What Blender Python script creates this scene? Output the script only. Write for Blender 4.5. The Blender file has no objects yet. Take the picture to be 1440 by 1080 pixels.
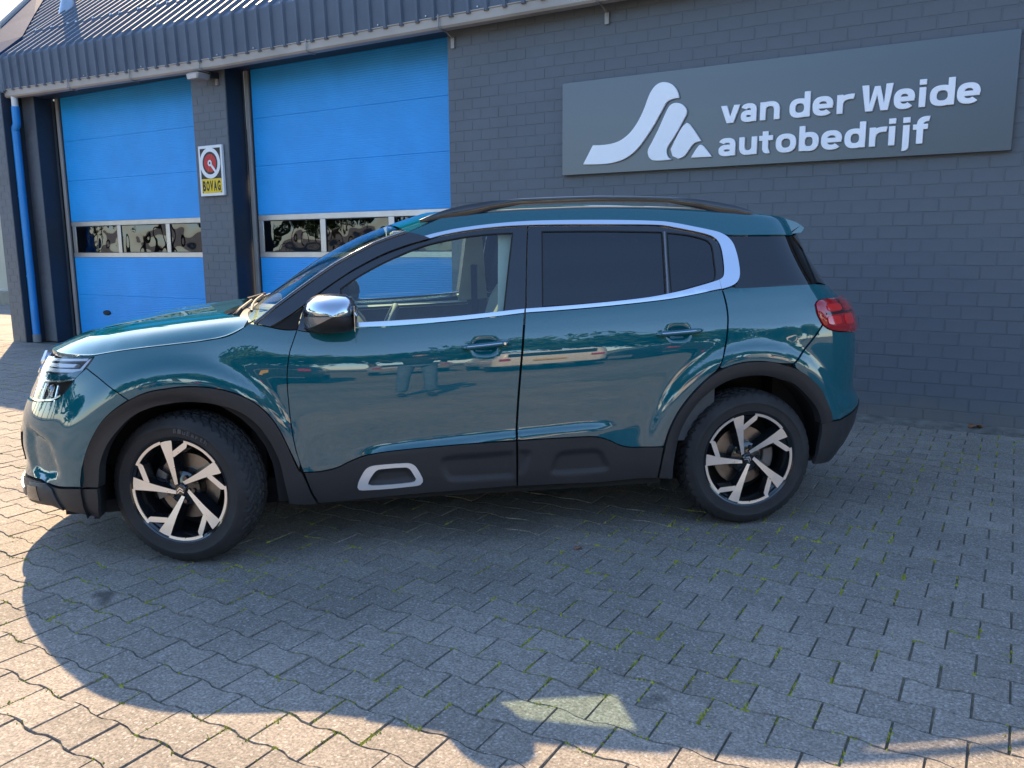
import bpy, bmesh, math, random
import numpy as np
from mathutils import Vector, Matrix
from mathutils.geometry import delaunay_2d_cdt
random.seed(11); rng = np.random.default_rng(11)
S = bpy.context.scene
# ---------------------------------------------------------------- camera
cam_d = bpy.data.cameras.new('camera'); cam = bpy.data.objects.new('camera', cam_d); S.collection.objects.link(cam)
cam_d.sensor_width = 36; cam_d.sensor_fit = 'HORIZONTAL'; cam_d.lens = 28.979; cam_d.clip_start = .02; cam_d.clip_end = 2000
CAM = Vector((0, -7.267815, 1.421261))
CAM_R = Vector((0.855963, 0.516980, -0.007655)); CAM_U = Vector((-0.079151, 0.145652, 0.986165)); CAM_F = Vector((-0.510942, 0.843515, -0.165592))
m = Matrix.Identity(4)
for i in range(3):
    m[i][0], m[i][1], m[i][2], m[i][3] = CAM_R[i], CAM_U[i], -CAM_F[i], CAM[i]
cam.matrix_world = m; S.camera = cam
S.render.resolution_x, S.render.resolution_y = 1024, 768
# ---------------------------------------------------------------- sky and sun
SUN_EL = math.radians(35.7); SUN_AZ = math.atan2(-.85, .527)      # the sun stands behind the left end of the building
world = bpy.data.worlds.new('World'); S.world = world; world.use_nodes = True
wn = world.node_tree.nodes; wl = world.node_tree.links; wn.clear()
sky = wn.new('ShaderNodeTexSky'); sky.sky_type = 'NISHITA'; sky.sun_disc = False
sky.sun_elevation = SUN_EL; sky.sun_rotation = SUN_AZ; sky.altitude = 20; sky.air_density = 1.0; sky.dust_density = .35; sky.ozone_density = 2.7
bg = wn.new('ShaderNodeBackground'); bg.inputs[1].default_value = .138
wo = wn.new('ShaderNodeOutputWorld'); wl.new(sky.outputs[0], bg.inputs[0]); wl.new(bg.outputs[0], wo.inputs[0])
sl = bpy.data.lights.new('sun', 'SUN'); sl.energy = 4.2; sl.angle = math.radians(.53); sl.color = (1, .75, .45)
sun = bpy.data.objects.new('sun', sl); S.collection.objects.link(sun); sun.location = (-20, 12, 20)
sd = Vector((math.sin(SUN_AZ) * math.cos(SUN_EL), math.cos(SUN_AZ) * math.cos(SUN_EL), math.sin(SUN_EL)))
sun.rotation_euler = sd.to_track_quat('Z', 'Y').to_euler()
S.view_settings.view_transform = 'Standard'; S.view_settings.look = 'None'; S.view_settings.gamma = 1; S.view_settings.use_curve_mapping = False
S.view_settings.exposure = 1.88
S.cycles.max_bounces = 10; S.cycles.transparent_max_bounces = 12; S.cycles.glossy_bounces = 5; S.cycles.diffuse_bounces = 3
S.cycles.caustics_reflective = False; S.cycles.caustics_refractive = False; S.cycles.sample_clamp_indirect = 6
# ---------------------------------------------------------------- helpers
COL = S.collection
def tag(o, label=None, cat=None, group=None, kind=None):
    for k, v in (('label', label), ('category', cat), ('group', group), ('kind', kind)):
        if v: o[k] = v
    return o
def link(o, parent=None):
    COL.objects.link(o)
    if parent is not None: o.parent = parent
    return o
def empty(name, loc=(0, 0, 0), rz=0.0, parent=None):
    o = bpy.data.objects.new(name, None); o.location = loc; o.rotation_euler = (0, 0, rz); o.empty_display_size = .2
    return link(o, parent)
def mesh(name, verts, faces, mat=None, parent=None, smooth=False, loc=None, normals=None, fmats=None, mats=None):
    me = bpy.data.meshes.new(name)
    me.from_pydata([tuple(map(float, v)) for v in verts], [], [tuple(map(int, f)) for f in faces])
    for mm in (mats or [mat]):
        if mm is not None: me.materials.append(mm)
    if fmats is not None: me.polygons.foreach_set('material_index', fmats)
    if smooth: me.polygons.foreach_set('use_smooth', [True] * len(me.polygons))
    me.update()
    if normals is not None: me.normals_split_custom_set_from_vertices([tuple(map(float, n)) for n in normals])
    o = bpy.data.objects.new(name, me)
    if loc is not None: o.location = loc
    return link(o, parent)
def soft(o, width=.004, seg=2, angle=40):
    md = o.modifiers.new('bevel', 'BEVEL'); md.width = width; md.segments = seg; md.limit_method = 'ANGLE'; md.angle_limit = math.radians(angle); md.harden_normals = False
    o.data.polygons.foreach_set('use_smooth', [True] * len(o.data.polygons))
    md.use_clamp_overlap = True
    try: o.data.set_sharp_from_angle(angle=math.radians(50))
    except Exception: pass
    return o
class MB:
    def __init__(s): s.v = []; s.f = []
    def add(s, v, f):
        n = len(s.v); s.v += [tuple(p) for p in v]; s.f += [tuple(i + n for i in q) for q in f]; return s
    def box(s, x0, x1, y0, y1, z0, z1):
        return s.add([(x0, y0, z0), (x1, y0, z0), (x1, y1, z0), (x0, y1, z0), (x0, y0, z1), (x1, y0, z1), (x1, y1, z1), (x0, y1, z1)],
                     [(0, 3, 2, 1), (4, 5, 6, 7), (0, 1, 5, 4), (1, 2, 6, 5), (2, 3, 7, 6), (3, 0, 4, 7)])
    def tube(s, path, rad, n=12, caps=True):
        path = [Vector(p) for p in path]; k = len(path); rad = rad if hasattr(rad, '__len__') else [rad] * k
        vs = []; up = None
        for i, p in enumerate(path):
            t = (path[min(i + 1, k - 1)] - path[max(i - 1, 0)]).normalized()
            if up is None: up = Vector((0, 0, 1)) if abs(t.z) < .9 else Vector((1, 0, 0))
            a = t.cross(up); a = a.normalized() if a.length > 1e-6 else t.orthogonal().normalized(); b = a.cross(t).normalized(); up = b
            for j in range(n):
                w = 2 * math.pi * j / n; vs.append(p + (a * math.cos(w) + b * math.sin(w)) * rad[i])
        fs = [(i * n + j, i * n + (j + 1) % n, (i + 1) * n + (j + 1) % n, (i + 1) * n + j) for i in range(k - 1) for j in range(n)]
        if caps: fs += [tuple(range(n))[::-1], tuple((k - 1) * n + j for j in range(n))]
        return s.add(vs, fs)
    def prism(s, poly, a, b, plane='xz', back_scale=1.0):
        # poly in 2D, extruded from a (front) to b (back) along the third axis
        n = len(poly); cx = sum(p[0] for p in poly) / n; cy = sum(p[1] for p in poly) / n
        def P(p, h, k=1.0):
            q0, q1 = cx + (p[0] - cx) * k, cy + (p[1] - cy) * k
            return (q0, h, q1) if plane == 'xz' else ((q0, q1, h) if plane == 'xy' else (h, q0, q1))
        vs = [P(p, a) for p in poly] + [P(p, b, back_scale) for p in poly]
        fs = [tuple(range(n)), tuple(range(2 * n - 1, n - 1, -1))] + [(i, i + n, (i + 1) % n + n, (i + 1) % n) for i in range(n)]
        return s.add(vs, fs)
    def revolve(s, prof, n=48, axis='y', closed=False, arc=(0, 2 * math.pi)):
        # prof: (r, h) pairs
        full = abs(arc[1] - arc[0] - 2 * math.pi) < 1e-6; m = n if full else n + 1; vs = []
        for i in range(m):
            w = arc[0] + (arc[1] - arc[0]) * i / n; cs, sn = math.cos(w), math.sin(w)
            for r, h in prof: vs.append((r * cs, h, r * sn) if axis == 'y' else ((r * cs, r * sn, h) if axis == 'z' else (h, r * cs, r * sn)))
        k = len(prof); fs = []
        for i in range(n):
            i2 = (i + 1) % m
            for j in range(k if closed else k - 1):
                j2 = (j + 1) % k; fs.append((i * k + j, i2 * k + j, i2 * k + j2, i * k + j2))
        return s.add(vs, fs)
    def xf(s, M):
        s.v = [tuple(M @ Vector(p)) for p in s.v]; return s
    def build(s, name, mat, parent=None, smooth=False, recalc=True, loc=None):
        o = mesh(name, s.v, s.f, mat, parent, smooth, loc)
        if recalc:
            bm = bmesh.new(); bm.from_mesh(o.data); bmesh.ops.recalc_face_normals(bm, faces=bm.faces); bm.to_mesh(o.data); bm.free()
        if smooth:
            try: o.data.set_sharp_from_angle(angle=math.radians(40))
            except Exception: pass
        return o
# ---------------------------------------------------------------- materials
MATS = {}
def nodes_of(m):
    m.use_nodes = True; return m.node_tree.nodes, m.node_tree.links
def mat(name, col, rough=.5, metal=0.0, coat=0.0, spec=.5, var=.0, vscale=8.0, bump=0.0, bscale=60.0, rvar=0.0, emis=None, coat_rough=.03, detail=6.0, bdist=.002):
    if name in MATS: return MATS[name]
    m = bpy.data.materials.new(name); n, l = nodes_of(m); p = n['Principled BSDF']
    p.inputs['Base Color'].default_value = (*col, 1); p.inputs['Roughness'].default_value = rough; p.inputs['Metallic'].default_value = metal
    p.inputs['Coat Weight'].default_value = coat; p.inputs['Coat Roughness'].default_value = coat_rough; p.inputs['Specular IOR Level'].default_value = spec
    if emis: p.inputs['Emission Color'].default_value = (*emis[0], 1); p.inputs['Emission Strength'].default_value = emis[1]
    if var or bump or rvar:
        tc = n.new('ShaderNodeTexCoord')
        if var or rvar:
            t = n.new('ShaderNodeTexNoise'); t.inputs['Scale'].default_value = vscale; t.inputs['Detail'].default_value = detail; l.new(tc.outputs['Object'], t.inputs['Vector'])
            if var:
                r = n.new('ShaderNodeMapRange'); r.inputs[1].default_value = .3; r.inputs[2].default_value = .7; r.inputs[3].default_value = 1 - var; r.inputs[4].default_value = 1 + var; l.new(t.outputs[0], r.inputs[0])
                x = n.new('ShaderNodeMix'); x.data_type = 'RGBA'; x.blend_type = 'MULTIPLY'; x.inputs[0].default_value = 1; x.inputs[6].default_value = (*col, 1); l.new(r.outputs[0], x.inputs[7]); l.new(x.outputs[2], p.inputs['Base Color'])
            if rvar:
                r2 = n.new('ShaderNodeMapRange'); r2.inputs[1].default_value = .3; r2.inputs[2].default_value = .7; r2.inputs[3].default_value = rough - rvar; r2.inputs[4].default_value = rough + rvar; l.new(t.outputs[0], r2.inputs[0]); l.new(r2.outputs[0], p.inputs['Roughness'])
        if bump:
            b = n.new('ShaderNodeTexNoise'); b.inputs['Scale'].default_value = bscale; b.inputs['Detail'].default_value = 4; l.new(tc.outputs['Object'], b.inputs['Vector'])
            bp = n.new('ShaderNodeBump'); bp.inputs['Strength'].default_value = bump; bp.inputs['Distance'].default_value = bdist; l.new(b.outputs[0], bp.inputs['Height']); l.new(bp.outputs[0], p.inputs['Normal'])
    MATS[name] = m; return m
def thin_glass(name, tint, refl=.04, rough=.0, wave=0.0, wscale=4.0, gcol=(1, 1, 1)):
    if name in MATS: return MATS[name]
    m = bpy.data.materials.new(name); n, l = nodes_of(m); n.remove(n['Principled BSDF']); out = n['Material Output']
    tr = n.new('ShaderNodeBsdfTransparent'); tr.inputs[0].default_value = (*tint, 1)
    gl = n.new('ShaderNodeBsdfGlossy'); gl.inputs['Roughness'].default_value = rough; gl.inputs[0].default_value = (*gcol, 1)
    lw = n.new('ShaderNodeLayerWeight'); lw.inputs[0].default_value = .5
    pw = n.new('ShaderNodeMath'); pw.operation = 'POWER'; pw.inputs[1].default_value = 5.0; l.new(lw.outputs['Facing'], pw.inputs[0])
    ma = n.new('ShaderNodeMath'); ma.operation = 'MULTIPLY_ADD'; ma.inputs[1].default_value = 1 - refl; ma.inputs[2].default_value = refl; l.new(pw.outputs[0], ma.inputs[0])
    mx = n.new('ShaderNodeMixShader'); l.new(ma.outputs[0], mx.inputs[0]); l.new(tr.outputs[0], mx.inputs[1]); l.new(gl.outputs[0], mx.inputs[2]); l.new(mx.outputs[0], out.inputs[0])
    if wave:
        tc = n.new('ShaderNodeTexCoord'); t = n.new('ShaderNodeTexNoise'); t.inputs['Scale'].default_value = wscale; t.inputs['Detail'].default_value = 1.0; l.new(tc.outputs['Object'], t.inputs['Vector'])
        bp = n.new('ShaderNodeBump'); bp.inputs['Strength'].default_value = 1; bp.inputs['Distance'].default_value = wave; l.new(t.outputs[0], bp.inputs['Height']); l.new(bp.outputs[0], gl.inputs['Normal'])
    MATS[name] = m; return m
# ================================================================ GROUND
def paver_material():
    m = bpy.data.materials.new('paver_concrete'); n, l = nodes_of(m); p = n['Principled BSDF']; MATS['paver'] = m
    geo = n.new('ShaderNodeNewGeometry'); at = n.new('ShaderNodeAttribute'); at.attribute_name = 'tone'; oi = n.new('ShaderNodeObjectInfo')
    big = n.new('ShaderNodeTexNoise'); big.inputs['Scale'].default_value = 1.3; big.inputs['Detail'].default_value = 5; l.new(geo.outputs['Position'], big.inputs['Vector'])
    mid = n.new('ShaderNodeTexNoise'); mid.inputs['Scale'].default_value = 28; mid.inputs['Detail'].default_value = 6; l.new(geo.outputs['Position'], mid.inputs['Vector'])
    fine = n.new('ShaderNodeTexNoise'); fine.inputs['Scale'].default_value = 105; fine.inputs['Detail'].default_value = 3; fine.inputs['Roughness'].default_value = .7; l.new(geo.outputs['Position'], fine.inputs['Vector'])
    vor = n.new('ShaderNodeTexVoronoi'); vor.inputs['Scale'].default_value = 150; l.new(geo.outputs['Position'], vor.inputs['Vector'])
    def rng_(src, a, b, c, d):
        r = n.new('ShaderNodeMapRange'); r.inputs[1].default_value = a; r.inputs[2].default_value = b; r.inputs[3].default_value = c; r.inputs[4].default_value = d; l.new(src, r.inputs[0]); return r.outputs[0]
    def mth(op, a, b):
        q = n.new('ShaderNodeMath'); q.operation = op
        for i, v in enumerate((a, b)):
            if isinstance(v, (int, float)): q.inputs[i].default_value = v
            else: l.new(v, q.inputs[i])
        return q.outputs[0]
    tone = mth('ADD', at.outputs['Fac'], oi.outputs['Random'])
    tone = rng_(mth('FRACT', tone, 0), 0, 1, .91, 1.09)
    v = mth('MULTIPLY', rng_(big.outputs[0], .3, .7, .84, 1.16), rng_(mid.outputs[0], .3, .7, .86, 1.14))
    v = mth('MULTIPLY', v, rng_(fine.outputs[0], .28, .72, .45, 1.55)); v = mth('MULTIPLY', v, tone)
    speck = rng_(vor.outputs['Color'], .80, .86, 0, 1)
    c = n.new('ShaderNodeMix'); c.data_type = 'RGBA'; c.blend_type = 'MULTIPLY'; c.inputs[0].default_value = 1; c.inputs[6].default_value = (.215, .188, .158, 1); l.new(v, c.inputs[7])
    c2 = n.new('ShaderNodeMix'); c2.data_type = 'RGBA'; c2.inputs[7].default_value = (.42, .40, .37, 1); l.new(mth('MULTIPLY', speck, .55), c2.inputs[0]); l.new(c.outputs[2], c2.inputs[6])
    st = n.new('ShaderNodeTexNoise'); st.inputs['Scale'].default_value = 2.1; st.inputs['Detail'].default_value = 3; l.new(geo.outputs['Position'], st.inputs['Vector'])
    c3 = n.new('ShaderNodeMix'); c3.data_type = 'RGBA'; c3.inputs[7].default_value = (.035, .033, .03, 1); l.new(rng_(st.outputs[0], .69, .73, 0, .7), c3.inputs[0]); l.new(c2.outputs[2], c3.inputs[6])
    l.new(c3.outputs[2], p.inputs['Base Color']); p.inputs['Roughness'].default_value = .9; p.inputs['Specular IOR Level'].default_value = .3
    bp = n.new('ShaderNodeBump'); bp.inputs['Strength'].default_value = .9; bp.inputs['Distance'].default_value = .0025; l.new(mth('ADD', fine.outputs[0], mth('MULTIPLY', mid.outputs[0], .7)), bp.inputs['Height']); l.new(bp.outputs[0], p.inputs['Normal'])
    return m
M_PAV = paver_material()
def far_pavement_material():
    m = bpy.data.materials.new('far_pavement'); n, l = nodes_of(m); p = n['Principled BSDF']
    geo = n.new('ShaderNodeNewGeometry'); br = n.new('ShaderNodeTexBrick'); br.inputs['Scale'].default_value = 1; br.inputs['Brick Width'].default_value = .201; br.inputs['Row Height'].default_value = .149; br.inputs['Mortar Size'].default_value = .006
    br.inputs['Color1'].default_value = (.215, .195, .175, 1); br.inputs['Color2'].default_value = (.175, .16, .145, 1); br.inputs['Mortar'].default_value = (.06, .06, .035, 1); l.new(geo.outputs['Position'], br.inputs['Vector'])
    t = n.new('ShaderNodeTexNoise'); t.inputs['Scale'].default_value = .7; t.inputs['Detail'].default_value = 8; l.new(geo.outputs['Position'], t.inputs['Vector'])
    r = n.new('ShaderNodeMapRange'); r.inputs[1].default_value = .3; r.inputs[2].default_value = .7; r.inputs[3].default_value = .75; r.inputs[4].default_value = 1.25; l.new(t.outputs[0], r.inputs[0])
    x = n.new('ShaderNodeMix'); x.data_type = 'RGBA'; x.blend_type = 'MULTIPLY'; x.inputs[0].default_value = 1; l.new(br.outputs[0], x.inputs[6]); l.new(r.outputs[0], x.inputs[7]); l.new(x.outputs[2], p.inputs['Base Color']); p.inputs['Roughness'].default_value = .9
    return m
g = mesh('ground', [(-300, -300, -.02), (300, -300, -.02), (300, 300, -.02), (-300, 300, -.02)], [(0, 1, 2, 3)], far_pavement_material()); tag(g, kind='structure')
PM, PP, PA = .201, .149, .0075           # paver length, row pitch, half wave of the long joint
PX0, PX1, PY0, PY1 = -14.2, 3.0, -7.0, -.20
soil = mat('joint_soil', (.12, .105, .075), .95, var=.4, vscale=30, bump=.6, bscale=200)
pave = mesh('pavement', [(PX0, PY0, -.0060), (PX1, PY0, -.0060), (PX1, PY1, -.0060), (PX0, PY1, -.0060)], [(0, 1, 2, 3)], soil); tag(pave, kind='structure')
def wave(x): return math.tanh(2.2 * -math.cos(2 * math.pi * x / PM)) / math.tanh(2.2)
def paver_geo(seed):
    r = random.Random(seed); k = 7; a = PM / 2 - .0016; out = []
    for i in range(k): x = -a + 2 * a * i / (k - 1); out.append((x, -(PP / 2 - .0010) - PA * wave(x)))
    for i in range(k): x = a - 2 * a * i / (k - 1); out.append((x, (PP / 2 - .0010) + PA * wave(x)))
    tx, ty, h = r.uniform(-.010, .010), r.uniform(-.012, .012), r.uniform(-.0022, .0016)
    ring = []
    for (x, y) in out:
        ring.append((x * (1 - .0030 / a) + r.uniform(-.0012, .0012), y * (1 - .0026 / (PP / 2)) + r.uniform(-.0012, .0012)))
    n = len(out)
    v = [(x, y, -.013) for x, y in out] + [(x, y, h + tx * x + ty * y) for x, y in ring]
    f = [(i, (i + 1) % n, (i + 1) % n + n, i + n) for i in range(n)] + [tuple(range(n, 2 * n))]
    return v, f
PVAR = [paver_geo(s) for s in range(14)]
PMESH = []
for i, (v, f) in enumerate(PVAR):
    me = bpy.data.meshes.new('paver'); me.from_pydata(v, [], f); me.materials.append(M_PAV); PMESH.append(me)
def to_px(p):
    d = Vector(p) - CAM; z = d.dot(CAM_F)
    return (512 + 824.3 * d.dot(CAM_R) / z, 384 - 824.3 * d.dot(CAM_U) / z, z)
# rough outline of the car in the 1024 x 768 picture: pavers and bricks behind it show nothing
CAR_HULL = [(24, 420), (50, 355), (250, 300), (400, 235), (600, 205), (760, 215), (830, 285), (860, 400), (850, 450), (810, 500), (740, 510), (520, 495), (300, 500), (230, 555), (150, 540), (110, 515), (28, 490)]
def in_poly(x, y, poly):
    c = False; j = len(poly) - 1
    for i in range(len(poly)):
        (xi, yi), (xj, yj) = poly[i], poly[j]
        if (yi > y) != (yj > y) and x < (xj - xi) * (y - yi) / (yj - yi) + xi: c = not c
        j = i
    return c
spots = []
row = 0; y = PY1 - PP / 2
PHX, PHY = -.407, -4.512
r0 = int(math.floor((PY0 - PHY) / PP)) + 1; r1 = int((PY1 - .09 - PHY) / PP)
for rr in range(r0, r1 + 1):
    yc = PHY + rr * PP; off = PHX + PM / 2 + (PM / 2 if rr % 2 else 0)
    i0 = int((PX0 + .2 - off) / PM); i1 = int((PX1 - .2 - off) / PM)
    for ii in range(i0, i1 + 1):
        xc = off + ii * PM; spots.append((xc, yc))
rank = []
for i, (x, y) in enumerate(spots):
    px, py, z = to_px((x, y, 0))
    vis = z > .3 and -20 < px < 1044 and 0 < py < 790 and not in_poly(px, py, CAR_HULL)
    rank.append((z if vis else 1e6, i))
near = set(i for z, i in sorted(rank)[:300] if z < 1e5)
rv, rf, tones = [], [], []
for i, (x, y) in enumerate(spots):
    k = random.randrange(14); flip = random.random() < .5; dz = random.uniform(-.0012, .0012)
    if i in near:
        o = bpy.data.objects.new('paver', PMESH[k]); o.location = (x, y, dz); o.rotation_euler = (0, 0, math.pi if flip else 0); link(o, pave)
    else:
        v, f = PVAR[k]; b = len(rv); s_ = -1 if flip else 1; t = random.random()
        rv += [(x + s_ * a, y + s_ * c, d + dz) for a, c, d in v]; rf += [tuple(q + b for q in ff) for ff in f]; tones += [t] * len(v)
o = mesh('paver_field', rv, rf, M_PAV, pave); tag(o, kind='stuff')
at = o.data.attributes.new('tone', 'FLOAT', 'POINT'); at.data.foreach_set('value', tones)
# moss in the joints
M_MOSS = mat('moss', (.27, .275, .030), .95, var=.45, vscale=14)
def hash2(x, y): return (math.sin(x * 12.9898 + y * 78.233) * 43758.5453) % 1.0
def vnoise(x, y):
    xi, yi = math.floor(x), math.floor(y); fx, fy = x - xi, y - yi; fx = fx * fx * (3 - 2 * fx); fy = fy * fy * (3 - 2 * fy)
    return (hash2(xi, yi) * (1 - fx) + hash2(xi + 1, yi) * fx) * (1 - fy) + (hash2(xi, yi + 1) * (1 - fx) + hash2(xi + 1, yi + 1) * fx) * fy
mb = MB(); OCT = [(0, 2, 4), (2, 1, 4), (1, 3, 4), (3, 0, 4)]
for i, (x, y) in enumerate(spots):
    if rank[i][0] > 12: continue
    for side in range(2):
        w = vnoise(x * 1.7 + 50, y * 1.7) * .7 + hash2(x * 3.1, y * 7.7 + side) * .5
        if w < .57: continue
        cnt = int(5 + 52 * (w - .57))
        t0 = random.random()
        for q in range(cnt):
            t = t0 + random.gauss(0, .22)
            if side == 0: px_, py_ = x + PM / 2 + random.gauss(0, .0055), y + (min(max(t, 0), 1) - .5) * (PP + 2 * PA)
            else:
                lx = (min(max(t, 0), 1) - .5) * PM; px_, py_ = x + lx, y - PP / 2 - PA * wave(lx) + random.gauss(0, .006)
            r_ = random.uniform(.003, .011); h = random.uniform(.001, .006); a0 = random.uniform(0, 3)
            b = [(px_ + r_ * math.cos(a0), py_ + r_ * math.sin(a0), -.008), (px_ - r_ * math.cos(a0), py_ - r_ * math.sin(a0), -.008), (px_ - r_ * math.sin(a0), py_ + r_ * math.cos(a0), -.008), (px_ + r_ * math.sin(a0), py_ - r_ * math.cos(a0), -.008), (px_ + random.uniform(-.002, .002), py_ + random.uniform(-.002, .002), h)]
            mb.add(b, OCT)
o = mb.build('joint_moss', M_MOSS, recalc=True); tag(o, 'tufts of yellow green moss growing in the paver joints', 'moss', kind='stuff')
# rough concrete edge strip along the wall foot
nx = 160; v = []; f = []
for i in range(nx + 1):
    X = -5.2 + 11.2 * i / nx
    for j, Y in enumerate((-.235 + .02 * (vnoise(X * 9, 3) - .5), -.15, -.07, .01)):
        v.append((X, Y, .006 + .008 * vnoise(X * 23, j * 5.1) + (.006 if j > 1 else 0) - (.016 if j == 0 else 0)))
for i in range(nx):
    for j in range(3): f.append((i * 4 + j, (i + 1) * 4 + j, (i + 1) * 4 + j + 1, i * 4 + j + 1))
strip = mesh('edge_strip', v, f, mat('edge_concrete', (.15, .14, .12), .95, var=.4, vscale=9, bump=1.0, bscale=120, bdist=.006), None, True); tag(strip, kind='structure')
mb = MB()
for q in range(420):
    X = random.uniform(-2.2, 1.5); Y = -abs(random.gauss(.05, .16)); r_ = random.uniform(.003, .011); a0 = random.uniform(0, 3)
    b = [(X + r_ * math.cos(a0), Y + r_ * math.sin(a0), .004), (X - r_ * math.cos(a0), Y - r_ * math.sin(a0), .004), (X - r_ * math.sin(a0) * .7, Y + r_ * math.cos(a0), .004), (X + r_ * math.sin(a0), Y - r_ * math.cos(a0) * .6, .004), (X, Y, .006 + r_ * .8)]
    mb.add(b, OCT)
o = mb.build('grit', mat('grit', (.16, .14, .10), .95, var=.5, vscale=20)); tag(o, 'loose grit and crumbs lying along the wall foot', 'grit', kind='stuff')

# ================================================================ BUILDING
M_WALL = mat('painted_brick', (.102, .118, .140), .62, var=.15, vscale=1.6, bump=.45, bscale=260, bdist=.0015, rvar=.08)
def wall_dirt(m):
    # splashed dirt along the foot and faint pale scuffs
    n, l = m.node_tree.nodes, m.node_tree.links; p = n['Principled BSDF']; src = p.inputs['Base Color'].links[0].from_socket
    geo = n.new('ShaderNodeNewGeometry'); sp = n.new('ShaderNodeSeparateXYZ'); l.new(geo.outputs['Position'], sp.inputs[0])
    t = n.new('ShaderNodeTexNoise'); t.inputs['Scale'].default_value = 5; t.inputs['Detail'].default_value = 8; l.new(geo.outputs['Position'], t.inputs['Vector'])
    h = n.new('ShaderNodeMapRange'); h.inputs[1].default_value = 0; h.inputs[2].default_value = .32; h.inputs[3].default_value = .62; h.inputs[4].default_value = -.25; l.new(sp.outputs[2], h.inputs[0])
    a = n.new('ShaderNodeMath'); a.operation = 'ADD'; a.use_clamp = True; l.new(h.outputs[0], a.inputs[0]); b = n.new('ShaderNodeMath'); b.operation = 'SUBTRACT'; b.inputs[1].default_value = .5; l.new(t.outputs[0], b.inputs[0]); l.new(b.outputs[0], a.inputs[1])
    x = n.new('ShaderNodeMix'); x.data_type = 'RGBA'; x.inputs[7].default_value = (.15, .145, .13, 1); l.new(a.outputs[0], x.inputs[0]); l.new(src, x.inputs[6])
    t2 = n.new('ShaderNodeTexNoise'); t2.inputs['Scale'].default_value = 1.7; t2.inputs['Detail'].default_value = 10; t2.inputs['Roughness'].default_value = .7; l.new(geo.outputs['Position'], t2.inputs['Vector'])
    r = n.new('ShaderNodeMapRange'); r.inputs[1].default_value = .62; r.inputs[2].default_value = .78; r.inputs[3].default_value = 0; r.inputs[4].default_value = .35; l.new(t2.outputs[0], r.inputs[0])
    y = n.new('ShaderNodeMix'); y.data_type = 'RGBA'; y.inputs[7].default_value = (.17, .19, .21, 1); l.new(r.outputs[0], y.inputs[0]); l.new(x.outputs[2], y.inputs[6]); l.new(y.outputs[2], p.inputs['Base Color'])
wall_dirt(M_WALL)
M_NAVY = mat('navy_paint', (.014, .024, .043), .5, var=.1, vscale=4, bump=.25, bscale=150)
M_BLUE = None
def door_blue():
    m = bpy.data.materials.new('door_blue'); n, l = nodes_of(m); p = n['Principled BSDF']
    geo = n.new('ShaderNodeNewGeometry'); sp = n.new('ShaderNodeSeparateXYZ'); l.new(geo.outputs['Position'], sp.inputs[0])
    t = n.new('ShaderNodeTexNoise'); t.inputs['Scale'].default_value = 2.2; t.inputs['Detail'].default_value = 5; l.new(geo.outputs['Position'], t.inputs['Vector'])
    r = n.new('ShaderNodeMapRange'); r.inputs[1].default_value = .3; r.inputs[2].default_value = .7; r.inputs[3].default_value = .93; r.inputs[4].default_value = 1.07; l.new(t.outputs[0], r.inputs[0])
    x = n.new('ShaderNodeMix'); x.data_type = 'RGBA'; x.blend_type = 'MULTIPLY'; x.inputs[0].default_value = 1; x.inputs[6].default_value = (.012, .30, .76, 1); l.new(r.outputs[0], x.inputs[7]); l.new(x.outputs[2], p.inputs['Base Color'])
    p.inputs['Roughness'].default_value = .42
    w = n.new('ShaderNodeMath'); w.operation = 'MULTIPLY'; w.inputs[1].default_value = 2 * math.pi / .026; l.new(sp.outputs[2], w.inputs[0])
    tn = n.new('ShaderNodeTexNoise'); tn.inputs['Scale'].default_value = 1.0; tn.inputs['Detail'].default_value = 2; mp = n.new('ShaderNodeMapping'); mp.inputs['Scale'].default_value = (6, 1, 60); l.new(geo.outputs['Position'], mp.inputs['Vector']); l.new(mp.outputs[0], tn.inputs['Vector'])
    sn = n.new('ShaderNodeMath'); sn.operation = 'SINE'; l.new(w.outputs[0], sn.inputs[0])
    ad = n.new('ShaderNodeMath'); ad.operation = 'ADD'; l.new(sn.outputs[0], ad.inputs[0]); l.new(tn.outputs[0], ad.inputs[1])
    bp = n.new('ShaderNodeBump'); bp.inputs['Strength'].default_value = .6; bp.inputs['Distance'].default_value = .0015; l.new(ad.outputs[0], bp.inputs['Height']); l.new(bp.outputs[0], p.inputs['Normal'])
    return m
M_BLUE = door_blue()
M_ALU = mat('aluminium', (.52, .53, .55), .38, .85, var=.06, vscale=6)
M_JAMB = mat('jamb_grey', (.30, .29, .285), .5, .2, var=.1, vscale=3)
M_DARK = mat('black_void', (.01, .01, .012), .9)
M_RUB = mat('black_rubber', (.018, .018, .02), .7)
bld = empty('garage_building', (-6, 0, 0)); tag(bld, 'blue grey painted brick garage with two blue overhead doors and corrugated roof', 'building')
def bpart(mb_or, name, m, parent=bld, **k):
    # parts are built in world coordinates, the root stands at (-6, 0, 0)
    o = mb_or.build(name, m, parent, **k)
    if parent is bld: o.location = (6, 0, 0)
    return o
sk = lambda X: .020 * max(0.0, -8.44 - X)
WX1 = 6.0
mb = MB()
mb.box(-5.14, WX1, 0, .30, 0, 3.70); mb.box(-9.13, -8.50, 0, .30, 0, 3.62); mb.box(-13.0, -12.68, 0, .30, 0, 3.74)
mb.box(-13.36, -12.998, -.30, .31, 0, 3.72); mb.box(-13.36, -13.05, .311, 9, 0, 3.7); mb.box(WX1 - .3, WX1 - .001, .301, 9, 0, 3.7); mb.box(-13.05, WX1 - .301, 8.7, 9.0, 0, 3.7)
wall = bpart(mb, 'brick_wall', M_WALL)
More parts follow.
